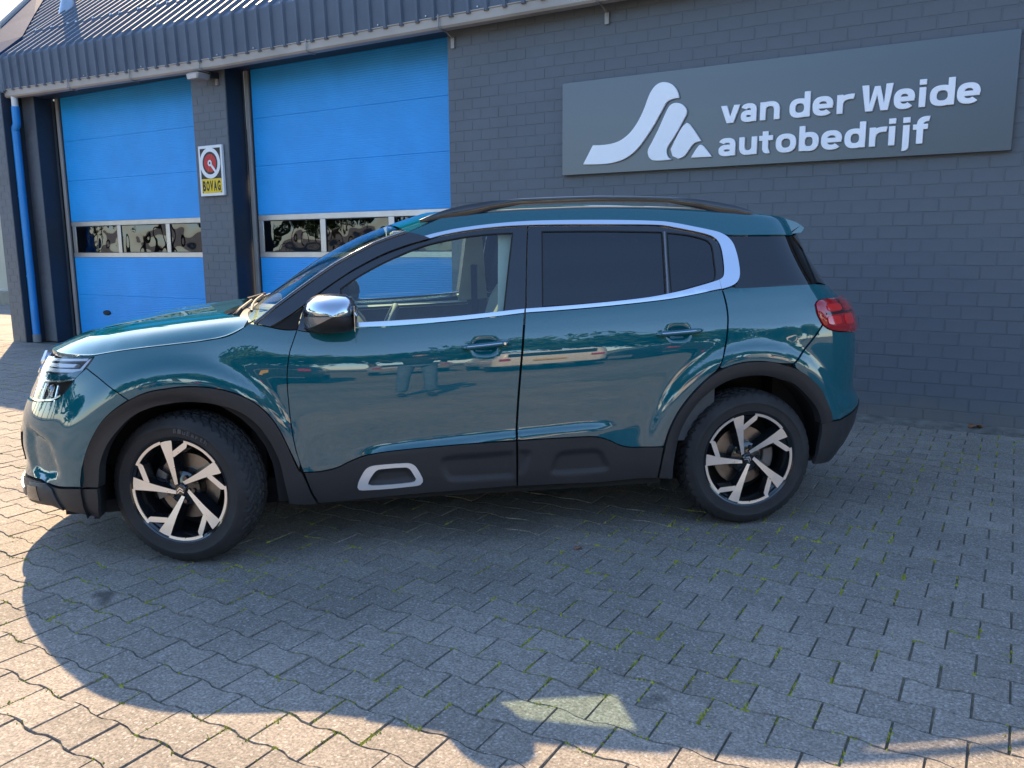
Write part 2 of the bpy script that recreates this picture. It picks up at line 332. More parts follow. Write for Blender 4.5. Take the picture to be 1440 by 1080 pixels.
# bricks: courses of 103 mm, stretchers of 210 mm
BL, BH, BJ = .210, .1033, .0075
def brick_geo(L, seed, H=BH):
    r = random.Random(seed); a, b = L / 2 - BJ / 2, H / 2 - BJ / 2; j = lambda: r.uniform(-.0012, .0012); c = .0032
    fy = -.0029 + r.uniform(-.0008, .0006)
    back = [(-a, .002, -b), (a, .002, -b), (a, .002, b), (-a, .002, b)]
    frt = [(-a + c + j(), fy + j() * .5, -b + c + j()), (a - c + j(), fy + j() * .5, -b + c + j()), (a - c + j(), fy + j() * .5, b - c + j()), (-a + c + j(), fy + j() * .5, b - c + j())]
    return back + frt, [(4, 5, 6, 7), (0, 1, 5, 4), (1, 2, 6, 5), (2, 3, 7, 6), (3, 0, 4, 7)]
BVAR = [brick_geo(BL, s) for s in range(12)]; BMESH = []
for v, f in BVAR:
    me = bpy.data.meshes.new('brick'); me.from_pydata(v, [], f); me.materials.append(M_WALL); BMESH.append(me)
SIGN = (-3.79, -.09, 2.08, 2.926)
bl = []
def courses(xa, xb, ya, ztop, phase):
    k = 0
    while (k + 1) * BH < ztop + .02:
        zc = k * BH + BH / 2; off = phase + (BL / 2 if k % 2 else 0); i = int(math.floor((xa - off) / BL))
        while off + i * BL < xb:
            a, b = max(xa, off + i * BL), min(xb, off + (i + 1) * BL)
            if b - a > .035: bl.append(((a + b) / 2, ya, zc, b - a))
            i += 1
        k += 1
courses(-5.14, WX1, 0, 3.62, -.119); courses(-9.13, -8.50, 0, 3.62, -9.13); courses(-13.0, -12.68, 0, 3.70, -13.0); courses(-13.36, -12.998, -.30, 3.70, -13.36)
rk = []
for i, (x, y, z, L) in enumerate(bl):
    px, py, d = to_px((x, y, z))
    vis = -10 < px < 1034 and -8 < py < 776 and not (SIGN[0] + .1 < x < SIGN[1] - .1 and SIGN[2] + .04 < z < SIGN[3] - .04) and not in_poly(px, py, CAR_HULL) and abs(L - BL) < .002
    rk.append((d if vis else 1e6, i))
nearb = set(i for d, i in sorted(rk)[:300] if d < 1e5)
rv, rf = [], []
for i, (x, y, z, L) in enumerate(bl):
    k = random.randrange(12)
    if i in nearb:
        o = bpy.data.objects.new('brick', BMESH[k]); o.location = (x, y, z); link(o, wall)
    else:
        v, f = BVAR[k] if abs(L - BL) < .002 else brick_geo(L, i); b = len(rv)
        rv += [(x + p[0], y + p[1], z + p[2]) for p in v]; rf += [tuple(q + b for q in ff) for ff in f]
o = mesh('brickwork', rv, rf, M_WALL, wall); tag(o, kind='stuff')
# navy reveals and lintels round the door openings
mb = MB()
for xa in (-12.68, -8.50):
    mb.box(xa, xa + .012, .004, .262, 0, 3.66)
mb.box(-12.998, -12.986, -.296, -.004, .0, 3.70)
for xa, xb in ((-12.667, -9.131), (-8.487, -5.141)): mb.box(xa, xb, .06, .262, 3.60 + sk((xa + xb) / 2), 3.78)
reveal = bpart(mb, 'reveal', M_NAVY)
# overhead doors: sections, glazed strip, jambs
M_PANE = thin_glass('acrylic_pane', (.035, .037, .04), .12, .02, wave=.022, wscale=2.6, gcol=(.50, .56, .66))
M_INT = mat('workshop_dark', (.03, .03, .03), .9)
def overhead_door(x0, x1, nm, lab, n_pane, pane_w, xw0):
    y = .30; zt = 3.66 + sk((x0 + x1) / 2) - .012
    base = MB(); base.box(x0 - .02, x1 + .02, y + .06, y + .09, 0, zt + .05)
    d = bpart(base, 'overhead_door', M_INT); tag(d, lab)
    D = lambda mbx, nm, m, **k: mbx.build(nm, m, d, **k)
    for z0, z1 in ((.03, .7232), (.7248, 1.294), (1.832, 2.4392), (2.4408, 3.0212), (3.0228, zt)):
        q = D(MB().box(x0, x1, y, y + .04, z0, z1), 'door_section', M_BLUE); soft(q, .0025, 2)
    # glazed strip: aluminium rails and stiles, acrylic panes
    for z0, z1 in ((1.296, 1.362), (1.762, 1.830)): soft(D(MB().box(x0, x1, y - .004, y + .036, z0, z1), 'glazing_rail', M_ALU), .003)
    xs = [x0]; q = x0
    for i in range(n_pane):
        a = xw0 + i * pane_w
        soft(D(MB().box(max(a - .085, x0), a, y - .003, y + .034, 1.363, 1.761), 'glazing_stile', M_ALU), .003)
        b = min(a + pane_w - .085, x1 - .05)
        me = D(MB().box(a + .001, b - .001, y + .010, y + .014, 1.363, 1.761), 'window_pane', M_PANE)
        gk = MB()
        for (ga, gb, gc, gd) in ((a, b, 1.3635, 1.372), (a, b, 1.752, 1.7605), (a, a + .009, 1.372, 1.752), (b - .009, b, 1.372, 1.752)): gk.box(ga, gb, y + .001, y + .009, gc, gd)
        D(gk, 'gasket', M_RUB)
    soft(D(MB().box(b, x1, y - .003, y + .034, 1.363, 1.761), 'glazing_stile', M_ALU), .003)
    for ja, jb in ((x0 - .085, x0 - .022), (x1, x1 + .06)): soft(D(MB().box(ja, jb, y - .035, y + .05, 0, zt + .02), 'jamb', M_JAMB), .004)
    s_ = MB(); s_.box(x0 - .021, x0 - .001, y - .01, y + .04, 0, zt); s_.box(x0 - .02, x1, y - .012, y + .03, zt + .001, zt + .022); D(s_, 'side_seal', M_RUB)
    D(MB().box(x0 - .085, x1 + .06, y - .037, y + .02, zt + .023, zt + .05), 'head_rail', M_JAMB)
    D(MB().box(x0, x1, y + .005, y + .035, .002, .03), 'bottom_seal', M_RUB)
    return d
d1 = overhead_door(-12.50, -9.15, 'left', 'left overhead door, narrower in view, with oval pull near its foot', 3, 1.12, -12.40)
d2 = overhead_door(-8.375, -5.20, 'right', 'right overhead door beside the brick wall', 3, 1.07, -8.29)
pl = MB().revolve([(.0, -.03), (.05, -.03), (.065, -.022), (.07, 0)], 24); pl.xf(Matrix.Translation((-11.78, .30, .46)) @ Matrix.Diagonal((1.25, 1, .55, 1)))
pl.build('pull_handle', M_RUB, d1, True)
# gutter with brackets
M_GUT = mat('gutter_beige', (.36, .33, .30), .55, var=.12, vscale=2.0)
def strip_along(mb, prof, xa, xb, n=1):
    k = len(prof); vs = []
    for i in range(n + 1):
        X = xa + (xb - xa) * i / n
        vs += [(X, y, z + sk(X)) for y, z in prof]
    fs = [(i * k + j, (i + 1) * k + j, (i + 1) * k + (j + 1) % k, i * k + (j + 1) % k) for i in range(n) for j in range(k)] + [tuple(range(k)), tuple(n * k + j for j in range(k))[::-1]]
    return mb.add(vs, fs)
mb = MB(); strip_along(mb, [(-.13, 3.545), (-.225, 3.545), (-.245, 3.565), (-.25, 3.645), (-.262, 3.65), (-.262, 3.658), (-.24, 3.658), (-.235, 3.575), (-.22, 3.557), (-.135, 3.557), (-.13, 3.62)], -13.10, WX1, 8)
gut = bpart(mb, 'gutter', M_GUT)
for X in (-13.08, -11.35, -9.98, -8.62, -6.85, -5.06, -3.35, -1.6, .2, 2):
    onw = X > -5.1 or abs(X + 8.62) < .1 or X < -13
    q = MB(); q.tube(([(X, -.02, 3.43 + sk(X)), (X, -.03, 3.50 + sk(X))] if onw else []) + [(X, -.13, 3.535 + sk(X)), (X, -.25, 3.540 + sk(X)), (X, -.268, 3.56 + sk(X)), (X, -.270, 3.67 + sk(X))], .008, 6)
    if onw: q.box(X - .02, X + .02, -.03, -.006, 3.40 + sk(X), 3.50 + sk(X))
    q.build('gutter_bracket', M_JAMB, gut)
# corrugated cladding: near-vertical fascia and roof slope
M_CLAD = mat('coated_steel', (.115, .140, .180), .55, .0, spec=.12, var=.10, vscale=2.5, rvar=.08)
RP, RIDGE = .2055, .034
PIT = math.tan(math.radians(37.6))
def rib_prof(X0, n):
    # (X, outwards offset) across n ribs
    o = []
    for i in range(n):
        b = X0 + i * RP
        o += [(b, 0), (b + .010, RIDGE), (b + .042, RIDGE), (b + .052, 0)]
    o.append((X0 + n * RP, 0)); return o
FY, FZ0, FZ1 = -.265, 3.63, 4.105
def loft_sheet(mbx, prof, rows):
    # rows: list of (base point fn(X)->(y,z), outward dir (y,z), cut fn)
    k = len(prof); vs = []
    for fn, (oy, oz) in rows:
        for X, h in prof:
            y, z = fn(X); vs.append((X, y + oy * h, z + oz * h + sk(X)))
    fs = [(r * k + j, r * k + j + 1, (r + 1) * k + j + 1, (r + 1) * k + j) for r in range(len(rows) - 1) for j in range(k - 1)]
    return mbx.add(vs, fs)
NX0 = -12.95; cth, sth = math.cos(math.radians(37.6)), math.sin(math.radians(37.6))
roof_b = MB().add([(-13.1, -.16, 4.02 + sk(-13)), (WX1, -.16, 4.02 + sk(WX1)), (WX1, 4.3, 7.53), (-15.6, 4.3, 7.53), (-13.1, 4.3, 7.53)], [(0, 1, 2, 4)])
roof_b.add([(-15.5, 4.3, 7.53), (WX1, 4.3, 7.53), (WX1, 9.2, 3.7), (-13.3, 9.2, 3.7)], [(0, 1, 2, 3)])
roof_b.add([(WX1, -.1, 3.7), (WX1, 9.2, 3.7), (WX1, 4.3, 7.53)], [(0, 1, 2)]); roof_b.box(-13.1, WX1, -.155, .06, 3.66 + .0, 3.99 + sk(WX1))
roof = bpart(roof_b, 'roof', M_CLAD, recalc=False)
x = NX0
while x < WX1 - .2:
    n = 5; pr = rib_prof(x, n)
    q = MB(); loft_sheet(q, pr, [(lambda X: (FY + .02, FZ0), (-1, 0)), (lambda X: (FY, FZ1 - .02), (-1, .1)), (lambda X: (FY + .012, FZ1), (-.6, .8))])
    q.build('fascia_sheet', M_CLAD, roof, recalc=False)
    q = MB(); loft_sheet(q, pr, [(lambda X: (FY + .012, FZ1), (-.6, .8)), (lambda X: (.33, FZ1 + (.33 - FY) * PIT), (-sth, cth))]); q.build('roof_sheet', M_CLAD, roof, recalc=False)
    q = MB(); loft_sheet(q, pr, [(lambda X: (.29, FZ1 + (.29 - FY) * PIT - .02 + .024), (-sth, cth)), (lambda X: (.295, FZ1 + (.295 - FY) * PIT + .014), (-sth, cth)), (lambda X: (4.3, FZ1 + (4.3 - FY) * PIT), (-sth, cth))]); q.build('roof_sheet', M_CLAD, roof, recalc=False)
    if x < -4:
        b = MB()
        for i in range(0, n, 2):
            X = x + i * RP + .026; zz = FZ1 + (.31 - FY) * PIT + sk(X) + RIDGE * cth + .012; b.revolve([(0, .022), (.013, .020), (.017, .008), (.017, 0)], 8, 'z'); bn = 4 * 8
            b.v[-bn:] = [(p[0] + X, p[1] + .31 - RIDGE * sth, p[2] + zz) for p in b.v[-bn:]]
            X2_ = x + i * RP + .13
            if (i + int(abs(x) * 7)) % 3 == 0: b.box(X2_ - .006, X2_ + .006, FY + .003, FY + .018, FZ0 + .045 + sk(X2_), FZ0 + .057 + sk(X2_))
        b.build('cladding_bolts', M_ALU, roof)
    x += n * RP
# left end of the roof: ribs running out under a flat verge flashing
def on_roof(X, Y, up=0.0): return (X, Y - sth * up, FZ1 + (Y - FY) * PIT + sk(X) + cth * up)
inner = [(-12.96, FY + .01), (-13.10, .20), (-14.02, .95), (-15.16, 1.92), (-15.9, 2.55)]
for i in range(1, 15):
    X = NX0 - i * RP; ys = np.interp(-X, [-p[0] for p in inner], [p[1] for p in inner])
    q = MB(); loft_sheet(q, rib_prof(X, 1), [(lambda XX, ys=ys: (ys - .12, FZ1 + (ys - .12 - FY) * PIT), (-sth, cth)), (lambda XX: (4.3, FZ1 + (4.3 - FY) * PIT), (-sth, cth))])
    q.build('roof_sheet', M_CLAD, roof, recalc=False)
q = MB(); ins = [on_roof(X, Y, .05) for X, Y in inner]; outs = [on_roof(-13.35, -.27, .09), on_roof(-13.60, .0, .09), on_roof(-14.45, .62, .09), on_roof(-15.5, 1.95, .09), on_roof(-16.2, 2.7, .09)]
q.add(ins + outs + [(p[0], p[1], p[2] - .16) for p in ins] + [(p[0], p[1], p[2] - .3) for p in outs], [(i, i + 1, i + 6, i + 5) for i in range(4)] + [(i, i + 10, i + 11, i + 1) for i in range(4)] + [(i + 5, i + 6, i + 16, i + 15) for i in range(4)] + [(0, 5, 15, 10), (4, 14, 19, 9)])
q.build('verge_flashing', mat('verge_steel', (.028, .055, .11), .7, .0, spec=.02, var=.1, vscale=2), roof)
q = MB(); q.tube([(p[0], p[1], p[2] + .02) for p in outs], .045, 8); q.build('verge_trim', mat('verge_white', (.38, .33, .28), .6), roof)
q = MB(); q.box(-13.40, -12.945, -.285, -.05, 3.62 + .08, 4.14 + .07); q.build('corner_flashing', M_CLAD, roof)
vp = on_roof(-13.20, 1.02); q = MB().tube([(vp[0], vp[1], vp[2] - .1), (vp[0], vp[1], vp[2] + .9)], .10, 20); q.tube([(vp[0], vp[1] - .03, vp[2] - .12), (vp[0], vp[1], vp[2] + .10)], [.14, .11], 20)
q.build('vent_pipe', mat('zinc', (.30, .35, .42), .35, .6, var=.1, vscale=5), roof, True)
# downpipe
M_PIPE = mat('pipe_blue', (.010, .21, .56), .38, var=.08, vscale=3)
px, py = -12.885, -.17
q = MB(); q.tube([(-12.90, -.19, 3.44), (-12.90, -.19, 3.28), (-12.93, -.185, 3.22), (-13.0 + .085, -.17, 3.16), (px, py, 3.10), (px, py, .0)], .05, 20)
q = MB().tube([(-12.835, -.19, 3.50), (-12.835, -.19, 3.27), (-12.85, -.188, 3.235), (-12.91, -.178, 3.20), (-12.925, -.172, 3.165), (-12.925, -.17, 3.12), (-12.925, -.17, .10)], .055, 20)
dp = bpart(q, 'downpipe', M_PIPE, smooth=True)
MB().tube([(-12.835, -.19, 3.72), (-12.835, -.19, 3.48)], .045, 16).build('spigot', mat('pvc_white', (.62, .62, .60), .5), dp, True)
for z in (2.2, 1.0): MB().tube([(-12.925, -.17, z), (-12.925, -.17, z + .03)], .0605, 20).build('pipe_clip', M_PIPE, dp, True)
MB().tube([(-12.925, -.17, .0), (-12.925, -.17, .12)], .061, 20).build('pipe_shoe', mat('pvc_grey', (.2, .2, .2), .7), dp, True)
# ================================================================ SIGNS AND FITTINGS ON THE WALL
def glyph(name, ch, box, y0, y1, m, parent, bold=.0):
    cu = bpy.data.curves.new('glyph', 'FONT'); cu.body = ch; cu.offset = bold; cu.extrude = .5; cu.resolution_u = 6; cu.bevel_depth = 0
    t = bpy.data.objects.new('glyph', cu); COL.objects.link(t)
    dg = bpy.context.evaluated_depsgraph_get(); me = bpy.data.meshes.new_from_object(t.evaluated_get(dg)); bpy.data.objects.remove(t)
    co = np.array([v.co[:] for v in me.vertices]); lo, hi = co.min(0), co.max(0); xa, xb, za, zb = box
    out = np.empty_like(co)
    out[:, 0] = xa + (co[:, 0] - lo[0]) / (hi[0] - lo[0]) * (xb - xa); out[:, 2] = za + (co[:, 1] - lo[1]) / (hi[1] - lo[1]) * (zb - za)
    out[:, 1] = np.where(co[:, 2] > 0, y0, y1)
    me.vertices.foreach_set('co', out.ravel()); me.materials.clear(); me.materials.append(m); me.update()
    o = bpy.data.objects.new(name, me); return link(o, parent)
def brushed():
    m = bpy.data.materials.new('sign_panel'); n, l = nodes_of(m); p = n['Principled BSDF']
    p.inputs['Base Color'].default_value = (.105, .120, .138, 1); p.inputs['Metallic'].default_value = .75; p.inputs['Roughness'].default_value = .42
    geo = n.new('ShaderNodeNewGeometry'); mp = n.new('ShaderNodeMapping'); mp.inputs['Scale'].default_value = (1.2, 1, 160); t = n.new('ShaderNodeTexNoise'); t.inputs['Scale'].default_value = 3; t.inputs['Detail'].default_value = 5
    l.new(geo.outputs['Position'], mp.inputs['Vector']); l.new(mp.outputs[0], t.inputs['Vector'])
    r = n.new('ShaderNodeMapRange'); r.inputs[3].default_value = .28; r.inputs[4].default_value = .42; l.new(t.outputs[0], r.inputs[0]); l.new(r.outputs[0], p.inputs['Roughness'])
    return m
sg = empty('company_sign', (-1.94, -.03, 2.08)); tag(sg, 'wide dark grey metal sign with pale raised logo and lettering, van der Weide autobedrijf', 'sign')
def spart(mb_, name, m, **k):
    o = mb_.build(name, m, sg, **k); o.location = (1.94, .03, -2.08); return o
pan = spart(MB().box(SIGN[0], SIGN[1], -.052, -.012, SIGN[2], SIGN[3]), 'sign_panel', brushed()); soft(pan, .003, 2)
M_LET = mat('sign_letter', (.86, .86, .90), .42, .0, var=.03, vscale=3)
LOGO = {"a": [[-3.556, 2.168], [-3.456, 2.337], [-3.306, 2.335], [-3.192, 2.357], [-3.097, 2.413], [-3.019, 2.501], [-2.958, 2.609], [-2.914, 2.717], [-2.875, 2.783], [-2.824, 2.822], [-2.764, 2.829], [-2.697, 2.803], [-2.648, 2.747], [-2.628, 2.682], [-2.694, 2.677], [-2.744, 2.654], [-2.774, 2.607], [-2.847, 2.488], [-2.923, 2.381], [-3.015, 2.273], [-3.109, 2.207], [-3.206, 2.175], [-3.321, 2.161]], "b": [[-2.713, 2.624], [-2.663, 2.644], [-2.603, 2.628], [-2.563, 2.588], [-2.556, 2.547], [-2.59, 2.481], [-2.662, 2.362], [-2.72, 2.282], [-2.734, 2.241], [-2.718, 2.189], [-2.681, 2.165], [-2.748, 2.16], [-2.856, 2.166], [-2.897, 2.194], [-2.91, 2.252], [-2.875, 2.321], [-2.815, 2.429], [-2.757, 2.55]], "c": [[-2.574, 2.452], [-2.551, 2.467], [-2.521, 2.448], [-2.417, 2.303], [-2.481, 2.288], [-2.524, 2.241], [-2.567, 2.186], [-2.62, 2.167], [-2.675, 2.192], [-2.695, 2.252], [-2.646, 2.347], [-2.603, 2.421]], "d": [[-2.439, 2.266], [-2.416, 2.273], [-2.392, 2.255], [-2.32, 2.166], [-2.507, 2.168]]}
def smooth_closed(pts, k=4, corner=40):
    n = len(pts); P = [Vector((p[0], p[1])) for p in pts]; out = []
    cor = []
    for i in range(n):
        a, b = P[i] - P[i - 1], P[(i + 1) % n] - P[i]
        cor.append(a.length > 1e-9 and b.length > 1e-9 and math.degrees(a.angle(b)) > corner)
    for i in range(n):
        p0, p1, p2, p3 = P[i - 1], P[i], P[(i + 1) % n], P[(i + 2) % n]
        d = (p2 - p1).length
        t1 = Vector((0, 0)) if cor[i] else (p2 - p0).normalized() * d
        t2 = Vector((0, 0)) if cor[(i + 1) % n] else (p3 - p1).normalized() * d
        if cor[i]: t1 = (p2 - p1) * 1.0 if cor[(i + 1) % n] else (p2 - p1) * 1.5 - t2 * .5
        if cor[(i + 1) % n] and not cor[i]: t2 = (p2 - p1) * 1.5 - t1 * .5
        if cor[(i + 1) % n] and cor[i]: t2 = p2 - p1
        for q in range(k):
            t = q / k; out.append(p1 * (2 * t ** 3 - 3 * t ** 2 + 1) + t1 * (t ** 3 - 2 * t ** 2 + t) + p2 * (-2 * t ** 3 + 3 * t ** 2) + t2 * (t ** 3 - t ** 2))
    return [(p.x, p.y) for p in out]
for k in 'abcd':
    o = spart(MB().prism(smooth_closed(LOGO[k], 4), -.078, -.0525), 'logo_shape', M_LET); soft(o, .003, 2, 60)
L1 = [('v', -2.252, -2.089), ('a', -2.080, -1.950), ('n', -1.92, -1.76), ('d', -1.682, -1.52), ('e', -1.500, -1.342), ('r', -1.315, -1.198), ('W', -1.133, -0.908), ('e', -0.900, -0.752), ('i', -0.733, -0.671), ('d', -0.651, -0.485), ('e', -0.470, -0.317)]
L2 = [('a', -2.262, -2.118), ('u', -2.085, -1.935), ('t', -1.918, -1.800), ('o', -1.780, -1.617), ('b', -1.594, -1.440), ('e', -1.421, -1.262), ('d', -1.243, -1.088), ('r', -1.060, -0.945), ('i', -0.929, -0.867), ('j', -0.879, -0.771), ('f', -0.752, -0.632)]
def stroke_letter(ch, x0, x1, zb, zx, zc, t=.046):
    """bold sans letter from overlapping strokes, each stroke a hair deeper than the one before"""
    m = MB(); w = x1 - x0; h = zx - zb; k = [0]; th = t * .86
    def put(pts): m.prism(pts, -.078 + k[0] * .0005, -.0525); k[0] += 1
    def bar(a, b, c, d): put([(a, c), (b, c), (b, d), (a, d)])
    def ring(cx, cz, rx, rz, a0=0, a1=360, p=2.5):
        n = max(6, int(abs(a1 - a0) / 9)); full = abs(a1 - a0) >= 360
        def pt(ax, az, d): c, s = math.cos(math.radians(d)), math.sin(math.radians(d)); return (cx + ax * math.copysign(abs(c) ** (2 / p), c), cz + az * math.copysign(abs(s) ** (2 / p), s))
        O = [pt(rx, rz, a0 + (a1 - a0) * i / n) for i in range(n + 1)]; I = [pt(rx - t, rz - th, a0 + (a1 - a0) * i / n) for i in range(n + 1)]
        yf = -.078 + k[0] * .0005; k[0] += 1
        vs = [(p_[0], yf, p_[1]) for p_ in O] + [(p_[0], yf, p_[1]) for p_ in I] + [(p_[0], -.0525, p_[1]) for p_ in O] + [(p_[0], -.0525, p_[1]) for p_ in I]; N = n + 1
        fs = [(i, i + 1, N + i + 1, N + i) for i in range(n)] + [(i + 1, i, 2 * N + i, 2 * N + i + 1) for i in range(n)] + [(N + i, N + i + 1, 3 * N + i + 1, 3 * N + i) for i in range(n)]
        if not full: fs += [(0, N, 3 * N, 2 * N), (n, 2 * N + n, 3 * N + n, N + n)]
        m.add(vs, fs)
    cx, cz, rx, rz = (x0 + x1) / 2, (zb + zx) / 2, w / 2, h / 2 + .003
    if ch == 'o': ring(cx, cz, rx, rz)
    elif ch == 'e': ring(cx, cz, rx, rz, 0, 318); bar(x0 + t * .6, x1 - .004, cz - th * .48, cz + th * .42)
    elif ch in 'db':
        ring(cx, cz, rx, rz)
        bar(x1 - t, x1, zb, zc) if ch == 'd' else bar(x0, x0 + t, zb, zc)
    elif ch == 'a': ring(cx, zb + h * .31, rx, h * .31 + .003); bar(x1 - t, x1, zb, zb + h * .66); ring(cx, zb + h * .62, rx, h * .38 + .003, -4, 158)
    elif ch == 'n': bar(x0, x0 + t, zb, zx); ring(cx, zb + h * .52, rx, h * .48 + .003, 0, 180); bar(x1 - t, x1, zb, zb + h * .54)
    elif ch == 'u': bar(x1 - t, x1, zb, zx); ring(cx, zb + h * .48, rx, h * .48 + .003, 180, 360); bar(x0, x0 + t, zb + h * .46, zx)
    elif ch == 'r': bar(x0, x0 + t, zb, zx); ring(x1 - .004, zb + h * .50, w - .006, h * .50 + .002, 84, 176)
    elif ch == 't': bar(x0 + w * .24, x0 + w * .24 + t, zb + h * .2, zx + .034); bar(x0, x1 - .006, zx - th, zx); ring(x0 + w * .24 + w * .40, zb + h * .34, w * .40, h * .34, 180, 285)
    elif ch == 'i': bar(cx - t / 2, cx + t / 2, zb, zx); bar(cx - t * .54, cx + t * .54, zx + .018, zx + .058)
    elif ch == 'j': q = x1 - .004; bar(q - t, q, zb - .008, zx); bar(q - t * 1.04, q + t * .04, zx + .018, zx + .058); ring(q - w * .42, zb - .006, w * .42, .040, 268, 360)
    elif ch == 'f': bar(x0 + w * .22, x0 + w * .22 + t, zb, zc - .05); bar(x0, x1 - w * .14, zx - th, zx); ring(x0 + w * .22 + w * .62, zc - .056, w * .62, .060, 82, 180)
    elif ch == 'v': put([(x0, zx), (x0 + t * 1.12, zx), (cx, zb + t * 1.15), (x1 - t * 1.12, zx), (x1, zx), (cx + t * .62, zb), (cx - t * .62, zb)])
    elif ch == 'W':
        a = w / 4; put([(x0, zc), (x0 + t * 1.1, zc), (x0 + a + .004, zb + t * 1.2), (cx - t * .45, zc - .012), (cx + t * .45, zc - .012), (x1 - a - .004, zb + t * 1.2), (x1 - t * 1.1, zc), (x1, zc), (x1 - a + t * .55, zb), (x1 - a - t * .60, zb), (cx, zc - t * 1.75), (x0 + a + t * .60, zb), (x0 + a - t * .55, zb)])
    o = m.build('letter', M_LET, sg); soft(o, .0022, 1, 50); return o
for line, base in ((L1, 2.434), (L2, 2.165)):
    xh, cap = base + .145, base + .198
    for ch, a, b in line:
        if ch == 'i': a, b = a + .006, b - .006
        z0, z1 = base, xh
        if ch in 'dbWf': z1 = cap
        if ch in 'ij': z1 = cap + .008
        if ch == 't': z1 = xh + .035
        if ch == 'j': z0 = base - .045
        if ch in 'aeou': z0, z1 = z0 - .003, z1 + .003
        o = stroke_letter(ch, a, b, base, xh, cap); o.location = (1.94, .03, -2.08)
# BOVAG plate on the brick pier
bv = empty('trade_plate', (-8.81, -.01, 2.07)); tag(bv, 'white framed plate with red dial and yellow field reading BOVAG on pier', 'sign')
def vpart(mb_, name, m, **k):
    o = mb_.build(name, m, bv, **k); o.location = (8.81, .01, -2.07); return o
bx0, bx1, bz0, bz1 = -9.025, -8.585, 2.075, 2.695
M_WHT = mat('enamel_white', (.72, .74, .76), .35, var=.03); M_BLK = mat('enamel_black', (.012, .013, .015), .35); M_RED = mat('enamel_red', (.50, .022, .03), .35, var=.06); M_YEL = mat('enamel_yellow', (.72, .50, .008), .38, var=.04)
soft(vpart(MB().box(bx0, bx1, -.045, -.008, bz0, bz1), 'plate', M_WHT), .004)
ix0, ix1, izm = bx0 + .035, bx1 - .030, 2.287
vpart(MB().box(ix0, ix1, -.0475, -.0455, izm, bz1 - .035), 'black_field', M_BLK); vpart(MB().box(ix0, ix1, -.0475, -.0455, bz0 + .035, izm - .002), 'yellow_field', M_YEL)
cx, cz = -8.808, 2.478
def disc(r, y, m, nm, r0=0, sx=1.0): return vpart(MB().revolve([(r0, y), (r, y), (r, y + .0018), (r0, y + .0018)], 40, closed=r0 > 0).xf(Matrix.Translation((cx, 0, cz)) @ Matrix.Diagonal((sx, 1, 1, 1))), nm, m)
disc(.190, -.0500, M_WHT, 'white_ring', .140); disc(.140, -.0496, M_BLK, 'dark_ring', .112); disc(.112, -.0498, M_RED, 'red_dial')
q = MB(); a = math.radians(-48); q.box(.02, .170, -.0530, -.0512, -.016, .016).xf(Matrix.Translation((cx, 0, cz)) @ Matrix.Rotation(-a, 4, 'Y')); vpart(q, 'dial_pointer', M_WHT)
disc(.038, -.0552, M_WHT, 'hub_ring', .016); disc(.0155, -.0545, M_BLK, 'hub_dot')
q = MB().box(-.125, .115, -.0518, -.0505, -.0025, .0025).xf(Matrix.Translation((cx, 0, cz)) @ Matrix.Rotation(math.radians(-65), 4, 'Y')); vpart(q, 'dial_needle', mat('needle_gold', (.5, .22, .06), .4))
w = (ix1 - ix0 - .03) / 5
for i, ch in enumerate('BOVAG'):
    o = glyph('letter', ch, (ix0 + .018 + i * w, ix0 + .018 + (i + 1) * w - .012, 2.135, 2.262), -.0492, -.0478, M_BLK, bv, .045); o.location = (8.81, .01, -2.07)
for X in (ix0 + .02, ix1 - .02):
    for Z in (bz0 + .048, bz1 - .052): vpart(MB().revolve([(0, -.050), (.007, -.050), (.007, -.047)], 10).xf(Matrix.Translation((X, 0, Z))), 'rivet', M_BLK)
# flood light under the gutter
fl = empty('flood_light', (-8.72, 0, 3.5)); fl.scale = (.85, 1, .8); tag(fl, 'small pale flood light under the gutter on the pier', 'lamp')
q = MB().prism([(-.11, -.05), (.11, -.05), (.14, .035), (.09, .05), (-.09, .05), (-.14, .035)], -.30, -.12); o = q.build('housing', mat('lamp_grey', (.28, .25, .22), .5), fl); soft(o, .01); o.location = (0, 0, -.02)
o = MB().box(-.10, .10, -.306, -.301, -.042, .025).build('lens', mat('lamp_lens', (.45, .40, .35), .25), fl); o.location = (0, 0, -.02)
o = MB().box(.08, .15, -.13, -.008, -.03, .06).build('arm', M_RUB, fl)
# small camera on the end pier
sc_ = empty('wall_camera', (-13.33, -.30, 2.52)); tag(sc_, 'small pale camera on the outer brick pier beside the downpipe', 'camera')
MB().tube([(0, 0, 0), (0, -.09, -.01)], .022, 10).build('bracket', M_ALU, sc_, True); MB().tube([(-.05, -.10, -.01), (.02, -.10, -.01), (.06, -.10, -.02)], [.035, .04, .03], 14).build('body', M_WHT, sc_, True)
MB().tube([(.061, -.10, -.02), (.068, -.10, -.022)], .022, 12).build('lens', M_BLK, sc_, True)
